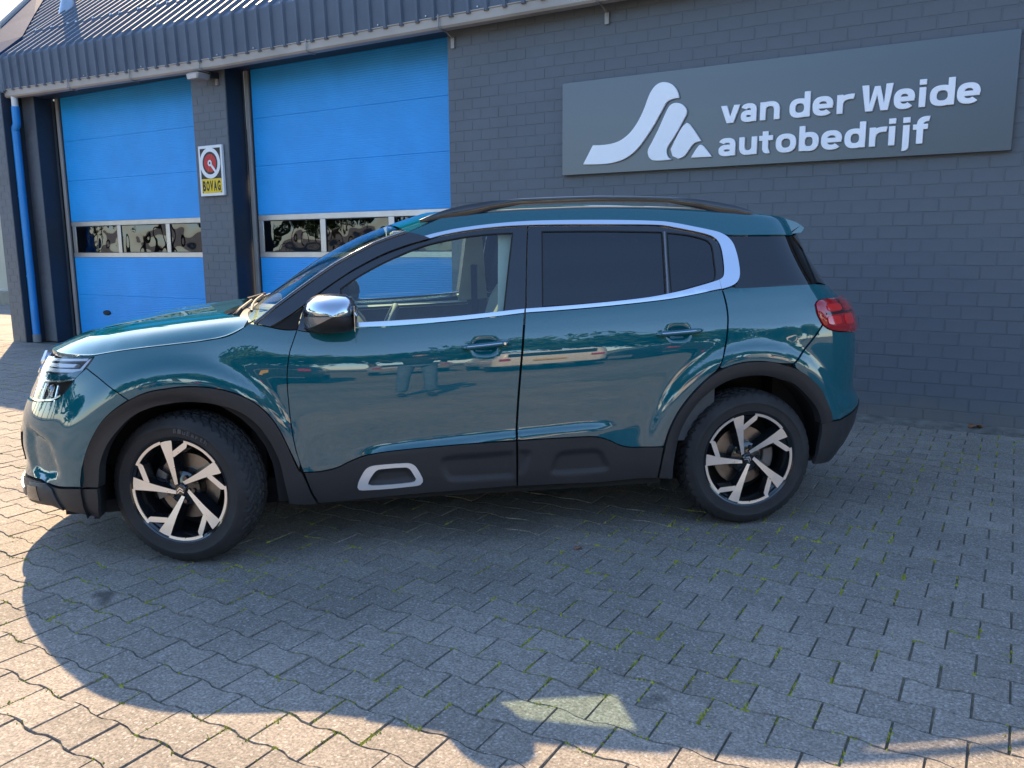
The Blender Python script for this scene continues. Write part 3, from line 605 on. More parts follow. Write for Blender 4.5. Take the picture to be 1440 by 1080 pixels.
# dry leaf and debris
def leaf(name, loc, size, rz, label, col):
    n = 9; v = []; f = []
    for i in range(n):
        t = i / (n - 1); w = math.sin(math.pi * t) ** .8 * .36; x = (t - .5)
        for j, s in enumerate((-1, 0, 1)): v.append((x * size, s * w * size * (1 + .2 * math.sin(7 * t + s)), size * (.10 + .30 * abs(s) * w + .12 * math.sin(5 * t + s))))
    for i in range(n - 1):
        for j in range(2): f.append((i * 3 + j, (i + 1) * 3 + j, (i + 1) * 3 + j + 1, i * 3 + j + 1))
    v.append((.5 * size, 0, .1 * size)); v.append((.72 * size, .02, .02 * size)); v.append((.72 * size, .02, .06 * size)); f.append((len(v) - 3, len(v) - 2, len(v) - 1))
    o = mesh(name, v, f, mat('leaf_' + name + str(col[0]), col, .7, var=.3, vscale=40), None, True, loc); o.rotation_euler = (0, 0, rz); md = o.modifiers.new('thickness', 'SOLIDIFY'); md.thickness = .0012
    return tag(o, label, 'leaf', 'fallen leaves')
leaf('dry_leaf', (-.16, -.13, .012), .11, .5, 'curled brown leaf on the ground at the wall foot', (.22, .10, .035))
leaf('dry_leaf', (-1.667, -3.92, .002), .045, 1.2, 'tiny reddish leaf on the shaded pavers in front of the car', (.32, .14, .08))
# ================================================================ BACKGROUND LEFT OF THE BUILDING
nb = empty('neighbour_building', (-24, 8.0, 0)); tag(nb, 'pale beige building with dark roof behind the fence at left edge', 'building')
M_BEI = mat('beige_render', (.55, .49, .38), .8, var=.08, vscale=.8, bump=.2, bscale=60)
MB().box(-20, 6.5, 0, 8, 0, 6.6).build('wall', M_BEI, nb)
q = MB(); q.add([(-20.4, -.5, 6.55), (6.9, -.5, 6.55), (6.9, 4, 9.2), (-20.4, 4, 9.2), (6.9, 8.5, 6.55), (-20.4, 8.5, 6.55)], [(0, 1, 2, 3), (3, 2, 4, 5)])
rf_ = q.build('roof', mat('roof_dark', (.10, .10, .11), .6), nb, recalc=False)
for i in range(40): MB().box(-20.3 + i * .68, -20.22 + i * .68, -.02, .06, 0, 5.2).xf(Matrix.Translation((0, -.5, 6.56)) @ Matrix.Rotation(math.radians(30.5 - 90), 4, 'X')).build('roof_rib', mat('roof_light', (.35, .34, .34), .6), rf_)
for i in range(8): MB().box(-18 + i * 3, -16.8 + i * 3, -.03, -.002, 2.6, 4.0).build('window', mat('far_glass', (.03, .035, .04), .1), nb)
fe = empty('mesh_fence', (-18, 4.6, 0)); tag(fe, 'galvanised wire mesh fence on a low concrete kerb beside the garage', 'fence')
M_GAL = mat('galvanised', (.42, .42, .40), .45, .7)
MB().box(-9, 5, -.1, .1, -.02, .32).build('kerb', mat('kerb_concrete', (.30, .27, .22), .9, var=.2, vscale=3), fe)
for i in range(6): MB().tube([(-9 + i * 2.7, 0, .3), (-9 + i * 2.7, 0, 2.0)], .025, 8).build('post', M_GAL, fe, True)
for z in (.36, 1.95): MB().tube([(-9, 0, z), (4.6, 0, z)], .014, 6).build('rail', M_GAL, fe)
q = MB()
for i in range(150):
    xa = -3.2 + i * .05
    for s_ in (1, -1):
        a_, b_ = (xa, .36), (xa + s_ * 1.55, 1.92)
        q.tube([(a_[0], .004 * s_, a_[1]), (b_[0], .004 * s_, b_[1])], .0022, 3, caps=False)
tag(q.build('wire_mesh', M_GAL, fe), kind='stuff')
# ================================================================ BEHIND THE CAMERA: WHAT THE PAINT AND THE PANES MIRROR
CARX, CARY, CARA = -3.726773, -4.302120, 0.72087578
ca_, sa_ = math.cos(CARA), math.sin(CARA)
def at_car(x, y): return (CARX + x * ca_ + y * sa_, CARY + x * sa_ - y * ca_)
M_LEAF = mat('foliage', (.055, .105, .022), .7, var=.5, vscale=.9); M_BARK = mat('bark', (.09, .065, .045), .9, var=.3, vscale=6, bump=.5, bscale=30)
def crown_mesh(seed, H):
    r = random.Random(seed); v = []; f = []
    blobs = [(r.gauss(0, 1.3), r.gauss(0, 1.3), H * r.uniform(.38, .92), r.uniform(.9, 1.7)) for _ in range(16)]
    for bx_, by_, bz_, br_ in blobs:
        for _ in range(210):
            d = Vector((r.gauss(0, 1), r.gauss(0, 1), r.gauss(0, 1))).normalized() * br_ * r.uniform(.55, 1.05)
            c = Vector((bx_, by_, bz_)) + Vector((d.x, d.y, d.z * .85)); s_ = r.uniform(.12, .28)
            a = Vector((r.gauss(0, 1), r.gauss(0, 1), r.gauss(0, 1))).normalized(); b = a.orthogonal().normalized()
            n = len(v); v += [c + a * s_, c + b * s_ * .6, c - a * s_, c - b * s_ * .6]; f.append((n, n + 1, n + 2, n + 3))
    me = bpy.data.meshes.new('crown'); me.from_pydata([tuple(p) for p in v], [], f); me.materials.append(M_LEAF); return me
CROWNS = [crown_mesh(s, 7.0) for s in range(4)]
tq = MB().tube([(0, 0, -.1), (.05, 0, 1.4), (0, .1, 2.8), (.2, .1, 4.6), (.3, .2, 6)], [.22, .17, .14, .09, .03], 8)
for i in range(6):
    a = i * 1.1; tq.tube([(0, .1, 2.2 + .3 * i), (.7 * math.cos(a), .7 * math.sin(a), 3.1 + .3 * i), (1.5 * math.cos(a), 1.5 * math.sin(a), 4.0 + .3 * i)], [.08, .055, .02], 5)
TRUNK = bpy.data.meshes.new('trunk'); TRUNK.from_pydata(tq.v, [], tq.f); TRUNK.materials.append(M_BARK)
tr = random.Random(5); ti = 0
tspots = [at_car(-46 + i * 3.9 + tr.uniform(-.8, .8), 31 + tr.uniform(-2, 2.5) + .004 * (-51 + i * 3.9) ** 2) for i in range(26)] + [(-36 + tr.uniform(-1, 1), -34 + k * 3.8 + tr.uniform(-.8, .8)) for k in range(8)]
for i, (x_, y_) in enumerate(tspots):
    t = empty('park_tree', (x_, y_, 0), tr.uniform(0, 6)); k = tr.uniform(.85, 1.15); t.scale = (k * 1.25, k * 1.25, k * 1.3)
    tag(t, 'leafy tree in the row far behind the photographer', 'tree', 'trees far behind the photographer')
    link(bpy.data.objects.new('crown', CROWNS[i % 4]), t); link(bpy.data.objects.new('trunk', TRUNK), t)
# simple parked cars, tails or noses towards the shot
def parked(name, label, x, y, ang, paint, L, W, Hh, van=False):
    x_, y_ = at_car(x, y); t = empty(name, (x_, y_, 0), CARA + ang); tag(t, label, 'van' if van else 'car')
    # side profile (along local y: rear at -L/2 facing the shot), extruded with rounding
    if van: prof = [(-L / 2, .35), (-L / 2 - .02, .9), (-L / 2 + .05, Hh - .15), (-L / 2 + .2, Hh), (L / 2 - 1.3, Hh - .02), (L / 2 - .75, Hh * .62), (L / 2 - .05, Hh * .5), (L / 2, .35)]
    else: prof = [(-L / 2, .35), (-L / 2 - .03, .85), (-L / 2 + .12, .98), (-L / 2 + .55, Hh - .05), (-L / 2 + 1.0, Hh), (L / 2 - 2.0, Hh - .03), (L / 2 - 1.25, .98), (L / 2 - .15, .80), (L / 2, .35)]
    n = len(prof); q = MB(); vs = []
    for xx, k in ((-W / 2, .94), (-W / 2 + .12, 1.0), (W / 2 - .12, 1.0), (W / 2, .94)): vs += [(xx * (1 if z < 1.0 else (.86 if not van else .95)), yy * k, .35 + (z - .35) * (k if z > .4 else 1)) for yy, z in prof]
    q.add(vs, [(i * n + j, (i + 1) * n + j, (i + 1) * n + (j + 1) % n, i * n + (j + 1) % n) for i in range(3) for j in range(n)] + [tuple(range(n))[::-1], tuple(range(3 * n, 4 * n))])
    soft(q.build('body', paint, t), .05, 3)
    gz = (Hh * .62, Hh - .18)
    if van: gb = MB().box(-W * .38, W * .38, -L / 2 - .03, -L / 2 + .12, gz[0], gz[1])
    else: gb = MB().add([(-W * .36, -L / 2 + .10, .99), (W * .36, -L / 2 + .10, .99), (W * .33, -L / 2 + .51, Hh - .09), (-W * .33, -L / 2 + .51, Hh - .09)], [(0, 1, 2, 3)])
    gb.build('rear_window', mat('parked_glass', (.02, .022, .025), .05), t, recalc=False)
    for s_ in (-1, 1):
        soft(MB().box(s_ * W * .40 - .09, s_ * W * .40 + .09, -L / 2 - .05, -L / 2 + .06, .72, .95).build('tail_light', mat('parked_lamp', (.45, .01, .012), .2), t), .02)
        for yy in (-L * .31, L * .31): MB().revolve([(.0, -.11), (.2, -.12), (.31, -.10), (.31, .10), (.2, .12), (0, .11)], 24).xf(Matrix.Translation((s_ * (W / 2 - .13), yy, .31)) @ Matrix.Rotation(math.pi / 2, 4, 'Z')).build('wheel', M_RUB, t, True)
    MB().box(-.26, .26, -L / 2 - .055, -L / 2 - .02, .60, .71).build('number_plate', mat('plate_yellow', (.70, .42, .01), .4), t)
    return t
PW, PK = mat('parked_white', (.78, .76, .70), .3, coat=.6), mat('parked_dark', (.015, .017, .022), .3, coat=.8)
parked('parked_van', 'white van parked across the yard, mirrored in the rear door', 3.75, 12.6, math.pi, PW, 4.4, 1.85, 1.85, True)
parked('parked_car', 'dark hatchback between the white vans across the yard', 6.3, 12.9, math.pi, PK, 4.2, 1.75, 1.45)
parked('parked_van', 'second white van across the yard, right of the dark hatchback', 9.0, 12.6, math.pi, PW, 4.4, 1.85, 1.85, True)
parked('parked_car', 'dark car with yellow plate across the yard, nearest the photographer', -.7, 11.4, math.pi, PK, 4.3, 1.8, 1.46)
parked('parked_car', 'dark car far left across the yard', -3.3, 11.0, math.pi, PK, 4.3, 1.8, 1.46)
parked('parked_car', 'silver car across the yard behind the dark cars', 1.7, 16.5, math.pi, mat('parked_silver', (.42, .42, .42), .3, .5, coat=.6), 4.2, 1.75, 1.46)
# the photographer
def person(x, y, label):
    x_, y_ = at_car(x, y); t = empty('person', (x_, y_, 0), CARA); tag(t, label, 'person')
    def skin(name, pts, edges, m, root=0):
        me = bpy.data.meshes.new(name); me.from_pydata([p[:3] for p in pts], edges, []); o = link(bpy.data.objects.new(name, me), t)
        md = o.modifiers.new('skin', 'SKIN'); md.use_smooth_shade = True
        for i, p in enumerate(pts): me.skin_vertices[0].data[i].radius = (p[3], p[4] if len(p) > 4 else p[3])
        me.skin_vertices[0].data[root].use_root = True; o.modifiers.new('sub', 'SUBSURF').levels = 2; o.modifiers['sub'].render_levels = 2; me.materials.append(m); return o
    # faces local +y (towards the car): built for a figure 1.80 m tall
    skin('body', [(0, 0, .95, .16, .12), (0, 0, 1.15, .155, .11), (0, .01, 1.38, .185, .12), (0, .01, 1.50, .07), (0, .03, 1.57, .055), (0, .045, 1.66, .085, .10), (0, .045, 1.76, .075, .09),
                  (.20, .0, 1.43, .065), (.26, .10, 1.20, .05), (.10, .36, 1.26, .04), (-.20, 0, 1.43, .065), (-.30, .06, 1.22, .05), (-.36, .30, 1.36, .04)],
         [(0, 1), (1, 2), (2, 3), (3, 4), (4, 5), (5, 6), (2, 7), (7, 8), (8, 9), (2, 10), (10, 11), (11, 12)], mat('dark_top', (.02, .022, .028), .85, var=.2))
    skin('jeans', [(0, 0, .97, .165, .13), (.11, 0, .86, .10), (.13, .03, .50, .075), (.14, 0, .10, .065), (-.11, 0, .86, .10), (-.13, .02, .50, .075), (-.15, -.02, .10, .065)], [(0, 1), (1, 2), (2, 3), (0, 4), (4, 5), (5, 6)], mat('denim', (.10, .15, .24), .9, var=.25, vscale=20))
    for s_ in (.14, -.15):
        skin('shoe', [(s_, -.06, .045, .045), (s_, .06, .045, .05, .04), (s_, .17, .035, .045, .03)], [(0, 1), (1, 2)], mat('shoe', (.03, .03, .03), .6))
    MS = mat('skin', (.52, .30, .21), .5)
    skin('head', [(0, .05, 1.58, .06), (0, .055, 1.66, .088, .10), (0, .05, 1.75, .08, .095), (0, .155, 1.66, .014), (.085, .04, 1.67, .016), (-.085, .04, 1.67, .016)], [(0, 1), (1, 2), (1, 3), (1, 4), (1, 5)], MS)
    skin('hair', [(0, .02, 1.70, .095, .10), (0, .04, 1.79, .075, .085)], [(0, 1)], mat('hair', (.03, .02, .012), .7))
    for hx, hy, hz in ((.10, .36, 1.26), (-.36, .30, 1.36)):
        pts = [(hx, hy, hz, .035), (hx, hy + .07, hz + .02, .034, .02)]; ed = [(0, 1)]
        for k in range(4): pts.append((hx - .03 + .02 * k, hy + .13 + .012 * (k in (1, 2)), hz + .04, .009)); ed.append((1, len(pts) - 1))
        pts.append((hx + .05, hy + .07, hz + .05, .011)); ed.append((0, len(pts) - 1)); skin('hand', pts, ed, MS)
    return t
person(1.32, 5.25, 'person in a dark top and blue jeans photographing the car')
# ---------------------------------------------------------------- car body surface (car frame: x rearwards from the front axle, y outwards, z up)
def smooth_table(pts, lo, hi, n, sig):
    xs = np.linspace(lo, hi, n); p = np.array(pts, float)
    ys = np.interp(xs, p[:, 0], p[:, 1])
    step = (hi - lo) / (n - 1); k = int(4 * sig / step) + 1
    w = np.exp(-0.5 * (np.arange(-k, k + 1) * step / sig) ** 2); w /= w.sum()
    pad = np.concatenate([ys[0] + (np.arange(-k, 0)) * (ys[1] - ys[0]), ys, ys[-1] + (np.arange(1, k + 1)) * (ys[-1] - ys[-2])])
    return xs, np.convolve(pad, w, 'valid')
SEC = smooth_table([(0.10, .80), (.20, .865), (.25, .905), (.30, .914), (.36, .9195), (.43, .9205), (.50, .9210), (.56, .9228), (.60, .9243), (.65, .9259), (.70, .9268), (.75, .9270),
                    (.80, .9262), (.85, .9246), (.90, .9218), (.94, .9168), (1.00, .904), (1.06, .887), (1.10, .872), (1.14, .853), (1.20, .825), (1.30, .776), (1.40, .730), (1.50, .680), (1.56, .648), (1.59, .620), (1.615, .575), (1.63, .50)],
                   0.10, 1.63, 700, .012)
BELT = smooth_table([(-1.2, .98), (-.6, .985), (-.34, 1.005), (0, 1.06), (.33, 1.125), (.5, 1.09), (.8, 1.075), (1.58, 1.120), (2.2, 1.158), (2.57, 1.20), (3.1, 1.225), (3.8, 1.23)], -1.2, 3.8, 500, .08)
ROOFZ = smooth_table([(-1.2, 1.5), (.6, 1.5), (1.15, 1.535), (1.5, 1.575), (2.0, 1.592), (2.4, 1.588), (2.8, 1.565), (3.1, 1.535), (3.8, 1.48)], -1.2, 3.8, 500, .10)
XF = smooth_table([(.10, -.78), (.20, -.86), (.27, -.895), (.33, -.89), (.40, -.865), (.50, -.88), (.60, -.87), (.66, -.855), (.72, -.825), (.80, -.785), (.86, -.755), (.94, -.705), (1.05, -.62), (1.3, -.6), (1.63, -.6)], .10, 1.63, 300, .018)
XR = smooth_table([(.10, 3.22), (.25, 3.39), (.35, 3.525), (.45, 3.59), (.57, 3.62), (.61, 3.60), (.65, 3.565), (.85, 3.568), (.95, 3.56), (1.03, 3.54), (1.10, 3.50), (1.15, 3.43), (1.2, 3.36), (1.3, 3.295), (1.4, 3.245), (1.5, 3.22), (1.63, 3.15)], .10, 1.63, 300, .013)
X1, X2, NF, NR, KU = -.02, 2.86, 2.35, 2.7, .62
def body_xyz(u, z, off=0.0):
    u = np.asarray(u, float); z = np.asarray(z, float)
    u, z = np.broadcast_arrays(u, z)
    xf = np.interp(z, *XF); xr = np.interp(z, *XR)
    tf = np.clip((X1 - u) / KU, 0, np.pi / 2); tr = np.clip((u - X2) / KU, 0, np.pi / 2)
    x = np.where(u < X1, X1 - (X1 - xf) * np.sin(tf) ** (2 / NF), np.where(u > X2, X2 + (xr - X2) * np.sin(tr) ** (2 / NR), u))
    # sin^(2/n) has an infinite slope at 0: blend so that x follows u there
    pl = np.where(u < X1, np.maximum(1 - np.clip((X1 - x) / (X1 - xf), 0, 1) ** NF, 0) ** (1 / NF),
                  np.where(u > X2, np.maximum(1 - np.clip((x - X2) / (xr - X2), 0, 1) ** NR, 0) ** (1 / NR), 1.0))
    zb = np.interp(x, *BELT); zr = np.interp(x, *ROOFZ)
    zn = np.where(z < .6, z, np.where(z < zb, .6 + (z - .6) * .5 / (zb - .6), 1.10 + (z - zb) * .46 / (zr - zb)))
    y = np.interp(zn, *SEC)
    for cx, amp in ((0.0, .019), (2.73, .019)):
        r = np.hypot(x - cx, (z - .36) * .97)
        y = y + amp / (1 + np.exp((r - .552) / .014)) + .004 * np.exp(-((r - .47) / .05) ** 2)
    y = y + .012 * np.exp(-((x - 2.75) / .5) ** 2) * np.exp(-((z - .95) / .15) ** 2)
    zfl = np.interp(x, [.70, .90, 1.2, 1.52, 1.85, 2.0], [.470, .497, .520, .541, .560, .563])
    y = y + .019 / (1 + np.exp((z - zfl) / .0075)) / (1 + np.exp((.84 - x) / .035)) / (1 + np.exp((x - 1.99) / .03))
    y = y * pl
    P = np.stack([x, y, z], -1)
    if np.any(off):
        P = P + np.asarray(off)[..., None] * body_normal(u, z)
    return P
def body_normal(u, z):
    e = 1e-3
    du = body_xyz(np.asarray(u) + e, z) - body_xyz(np.asarray(u) - e, z)
    dz = body_xyz(u, np.asarray(z) + e) - body_xyz(u, np.asarray(z) - e)
    n = np.cross(dz, du)
    return n / np.maximum(np.linalg.norm(n, axis=-1, keepdims=True), 1e-12)
OUT = {
  'fender': [(-0.2804, 0.9587), (-0.1996, 0.9759), (-0.0879, 0.993), (0.0019, 1.0041), (0.115, 1.0149), (0.1971, 1.0257), (0.2408, 1.0348), (0.2793, 1.0514), (0.31, 1.0706), (0.3376, 1.0896), (0.3618, 1.0853), (0.4256, 1.0698), (0.4865, 1.0567), (0.5389, 1.0552), (0.5414, 1.0551), (0.5221, 1.0029), (0.5058, 0.9567), (0.4915, 0.8624), (0.4898, 0.8016), (0.4913, 0.7433), (0.4951, 0.6685), (0.5012, 0.5972), (0.5131, 0.5181), (0.5285, 0.4505), (0.5227, 0.4247), (0.4838, 0.5241), (0.45, 0.6086), (0.4135, 0.6724), (0.3589, 0.7335), (0.2886, 0.7788), (0.2038, 0.8092), (0.1113, 0.8241), (0.018, 0.8237), (-0.0567, 0.8087), (-0.1151, 0.773), (-0.1151, 0.773), (-0.1576, 0.8115), (-0.2285, 0.863), (-0.3007, 0.9053), (-0.2801, 0.9497)],
  'front_bumper': [(-0.3001, 0.9038), (-0.2285, 0.863), (-0.1576, 0.8115), (-0.1173, 0.773), (-0.1829, 0.7012), (-0.2246, 0.6153), (-0.2503, 0.546), (-0.2681, 0.4748), (-0.2817, 0.3761), (-0.3187, 0.3749), (-0.3949, 0.3656), (-0.4606, 0.3679), (-0.5049, 0.3757), (-0.8, 0.345), (-0.9939, 0.345), (-0.9939, 0.712), (-0.86, 0.712), (-0.76, 0.712), (-0.447, 0.7465), (-0.4044, 0.7663), (-0.3713, 0.8046), (-0.3436, 0.8542)],
  'front_bumper_cladding': [(-0.9939, 0.335), (-0.8, 0.335), (-0.5029, 0.3677), (-0.4593, 0.3614), (-0.3941, 0.3584), (-0.3182, 0.3684), (-0.2244, 0.3739), (-0.2208, 0.3115), (-0.23, 0.2344), (-0.2817, 0.2476), (-0.3441, 0.2565), (-0.4741, 0.2645), (-0.72, 0.235), (-0.9939, 0.225)],
  'front_arch': [(-0.2816, 0.3745), (-0.2681, 0.4748), (-0.2503, 0.546), (-0.2246, 0.6153), (-0.1829, 0.7012), (-0.1151, 0.773), (-0.0567, 0.8087), (0.018, 0.8237), (0.1113, 0.8241), (0.2038, 0.8092), (0.2886, 0.7788), (0.3589, 0.7335), (0.4135, 0.6724), (0.45, 0.6086), (0.4838, 0.5241), (0.521, 0.4216), (0.53, 0.4155), (0.5505, 0.3587), (0.5698, 0.3051), (0.5968, 0.253), (0.5338, 0.2581), (0.472, 0.2713), (0.4563, 0.3764), (0.4369, 0.4807), (0.4011, 0.5703), (0.3468, 0.6532), (0.2699, 0.713), (0.1694, 0.7442), (0.0706, 0.7545), (-0.0052, 0.7513), (-0.0514, 0.737), (-0.1034, 0.7), (-0.1476, 0.6353), (-0.1833, 0.567), (-0.2079, 0.489), (-0.2176, 0.4367), (-0.2245, 0.3778)],
  'front_door': [(0.5436, 1.0541), (0.579, 1.0463), (0.6226, 1.0436), (0.7043, 1.0521), (0.796, 1.0585), (0.974, 1.0614), (1.2471, 1.0774), (1.4555, 1.0947), (1.5745, 1.1066), (1.5813, 1.1068), (1.558, 0.9125), (1.5387, 0.7108), (1.5274, 0.5113), (1.3884, 0.5078), (1.187, 0.501), (0.9398, 0.4876), (0.8681, 0.4796), (0.8052, 0.4667), (0.7439, 0.4431), (0.6948, 0.4208), (0.6334, 0.408), (0.5887, 0.4047), (0.542, 0.4078), (0.5285, 0.4505), (0.5131, 0.5181), (0.5012, 0.5972), (0.4951, 0.6685), (0.4913, 0.7433), (0.4898, 0.8016), (0.4915, 0.8624), (0.5058, 0.9567), (0.5221, 1.0029), (0.5414, 1.0551)],
  'front_door_cladding': [(0.542, 0.4078), (0.5887, 0.4047), (0.6334, 0.408), (0.6948, 0.4208), (0.7439, 0.4431), (0.8052, 0.4667), (0.8681, 0.4796), (0.9398, 0.4876), (1.187, 0.501), (1.3884, 0.5078), (1.5264, 0.5086), (1.5275, 0.4034), (1.5282, 0.2887), (1.2338, 0.2816), (0.9333, 0.2733), (0.7691, 0.2606), (0.6033, 0.2544), (0.5744, 0.308), (0.555, 0.3614)],
  'rear_door': [(1.5882, 1.1083), (1.771, 1.1172), (2.0243, 1.1339), (2.2825, 1.1569), (2.4221, 1.1772), (2.5209, 1.1947), (2.5704, 1.2014), (2.5816, 1.14), (2.5865, 1.0889), (2.5841, 1.0379), (2.5694, 0.9389), (2.532, 0.8288), (2.4737, 0.7763), (2.3959, 0.7005), (2.3302, 0.6138), (2.2879, 0.5257), (2.2629, 0.4452), (2.2457, 0.4441), (2.1166, 0.4426), (2.0683, 0.4496), (2.0312, 0.4631), (1.9986, 0.4815), (1.9483, 0.5019), (1.9119, 0.5096), (1.8681, 0.5127), (1.6973, 0.512), (1.5343, 0.511), (1.5456, 0.7105), (1.5648, 0.9123)],
  'rear_door_cladding': [(1.5332, 0.5093), (1.6973, 0.512), (1.8681, 0.5127), (1.9119, 0.5096), (1.9483, 0.5019), (1.9986, 0.4815), (2.0312, 0.4631), (2.0683, 0.4496), (2.1166, 0.4426), (2.2457, 0.4441), (2.2594, 0.44), (2.2531, 0.4032), (2.2443, 0.3466), (2.2355, 0.2878), (2.0446, 0.2798), (1.7881, 0.2836), (1.5335, 0.2866)],
  'rear_arch': [(2.2391, 0.2869), (2.2479, 0.3464), (2.2568, 0.403), (2.2879, 0.5257), (2.3302, 0.6138), (2.3959, 0.7005), (2.4737, 0.7763), (2.5522, 0.823), (2.6436, 0.8476), (2.7486, 0.852), (2.8437, 0.8389), (2.8948, 0.8059), (2.9463, 0.7546), (3.0034, 0.6814), (3.0314, 0.5962), (3.0511, 0.5276), (3.002, 0.5142), (2.9883, 0.5535), (2.9604, 0.6264), (2.916, 0.6934), (2.8683, 0.7487), (2.7913, 0.7752), (2.7077, 0.7818), (2.6142, 0.7709), (2.5337, 0.7383), (2.4516, 0.6776), (2.3888, 0.5982), (2.3483, 0.5124), (2.3273, 0.4105), (2.3171, 0.3455), (2.3143, 0.2781)],
  'rear_quarter': [(2.5752, 1.198), (2.6235, 1.2122), (2.6523, 1.2077), (2.8293, 1.2126), (2.9403, 1.2172), (3.0935, 1.2181), (3.3, 1.205), (3.42, 1.19), (3.42, 1.145), (3.32, 1.142), (3.1258, 1.1423), (3.0325, 1.1367), (3.0024, 1.1194), (2.9948, 1.0744), (3.0108, 1.0187), (2.938, 0.9237), (2.8858, 0.8344), (2.8437, 0.8389), (2.7486, 0.852), (2.6436, 0.8476), (2.5522, 0.823), (2.5375, 0.8286), (2.5741, 0.9388), (2.5888, 1.0378), (2.5909, 1.0888), (2.5868, 1.1399)],
  'rear_bumper': [(3.0143, 1.015), (2.941, 0.9206), (2.8879, 0.8314), (2.8948, 0.8059), (2.9463, 0.7546), (3.0034, 0.6814), (3.0314, 0.5962), (3.0511, 0.5276), (3.0874, 0.5242), (3.1392, 0.5238), (3.42, 0.575), (3.55, 0.575), (3.8339, 0.575), (3.8339, 0.9), (3.48, 0.9), (3.4, 0.955), (3.1346, 0.9751), (3.0532, 0.9904)],
  'rear_bumper_cladding': [(3.0038, 0.5159), (3.052, 0.5226), (3.1405, 0.5192), (3.42, 0.57), (3.55, 0.57), (3.8339, 0.57), (3.8339, 0.3), (3.5, 0.295), (3.3, 0.29), (3.15, 0.292), (3.03, 0.3), (3.0119, 0.4017), (3.0085, 0.4689)],
  'tail_light': [(3.0024, 1.1194), (3.0325, 1.1367), (3.1258, 1.1423), (3.32, 1.142), (3.44, 1.14), (3.5, 1.13), (3.5, 1.07), (3.46, 1.02), (3.44, 0.975), (3.38, 0.955), (3.1349, 0.9769), (3.0534, 0.9914), (3.0128, 1.0186), (2.9948, 1.0744)],
  'tailgate': [(3.43, 1.2), (3.8339, 1.2), (3.8339, 0.905), (3.485, 0.905), (3.45, 0.97), (3.51, 1.06), (3.51, 1.14), (3.43, 1.148)],
  'rear_window': [(3.46, 1.21), (3.8339, 1.21), (3.8339, 1.5), (3.34, 1.5)],
  'quarter_glass': [(2.6675, 1.463), (2.8427, 1.4618), (3.1132, 1.4606), (3.2138, 1.3926), (3.1698, 1.3097), (3.1265, 1.2289), (3.0959, 1.2205), (2.8302, 1.216), (2.6549, 1.211), (2.6494, 1.2189), (2.6685, 1.2373), (2.6816, 1.2611), (2.6872, 1.2919), (2.692, 1.3473), (2.6901, 1.3963), (2.6811, 1.4317)],
  'd_pillar': [(3.1263, 1.4606), (3.335, 1.5), (3.45, 1.212), (3.3, 1.21), (3.1294, 1.227), (3.1785, 1.3095), (3.229, 1.3926)],
  'chrome_upper': [(1.1353, 1.4674), (1.1962, 1.4832), (1.2965, 1.503), (1.4412, 1.5217), (1.5873, 1.5342), (1.7346, 1.54), (2.0645, 1.5411), (2.318, 1.5341), (2.399, 1.5239), (2.4802, 1.5084), (2.5615, 1.4917), (2.6172, 1.4775), (2.6544, 1.4567), (2.6775, 1.4246), (2.6857, 1.3858), (2.6873, 1.3403), (2.6818, 1.2851), (2.6718, 1.2543), (2.6544, 1.2324), (2.6245, 1.2162), (2.5686, 1.2015), (2.5665, 1.2251), (2.5659, 1.2462), (2.5893, 1.2623), (2.5994, 1.2895), (2.606, 1.3273), (2.6096, 1.383), (2.6044, 1.4216), (2.5904, 1.4446), (2.5638, 1.4614), (2.5074, 1.4777), (2.3944, 1.5005), (2.3143, 1.5139), (2.0611, 1.5183), (1.8091, 1.5189), (1.6215, 1.5162), (1.4758, 1.5079), (1.3314, 1.4909), (1.2235, 1.4719), (1.1626, 1.4555)],
  'chrome_belt_front': [(0.762, 1.0774), (0.7967, 1.0791), (0.975, 1.0844), (1.2484, 1.0979), (1.5761, 1.1254), (1.5846, 1.1259), (1.5814, 1.1074), (1.5745, 1.1066), (1.4555, 1.0947), (1.2471, 1.0774), (0.974, 1.0614), (0.796, 1.0585), (0.7614, 1.0572)],
  'chrome_belt_rear': [(1.5898, 1.1264), (1.8986, 1.1434), (2.1771, 1.1662), (2.3385, 1.1912), (2.4634, 1.2191), (2.5383, 1.2381), (2.5659, 1.2462), (2.5665, 1.2251), (2.568, 1.2021), (2.5209, 1.1947), (2.4221, 1.1772), (2.2825, 1.1569), (2.0243, 1.1339), (1.771, 1.1172), (1.5882, 1.1083)],
  'glass_front': [(0.738, 1.2322), (0.7972, 1.2722), (0.859, 1.3084), (0.9893, 1.3713), (1.131, 1.425), (1.2743, 1.4568), (1.4178, 1.4755), (1.5622, 1.4829), (1.5315, 1.3387), (1.4861, 1.1167), (1.2557, 1.0987), (0.9751, 1.0847), (0.762, 1.0774), (0.7444, 1.1245)],
  'frame_front': [(0.543, 1.0551), (0.5585, 1.1133), (0.5747, 1.1593), (0.645, 1.2142), (0.7425, 1.2793), (0.8152, 1.3219), (0.9423, 1.3842), (1.0607, 1.4262), (1.1624, 1.4539), (1.2235, 1.4719), (1.3314, 1.4909), (1.4758, 1.5079), (1.6215, 1.5162), (1.6391, 1.5164), (1.6275, 1.4389), (1.588, 1.1261), (1.2484, 1.0979), (0.975, 1.0844), (0.762, 1.0774), (0.7614, 1.0572), (0.7044, 1.053), (0.6226, 1.0449), (0.5791, 1.0479)],
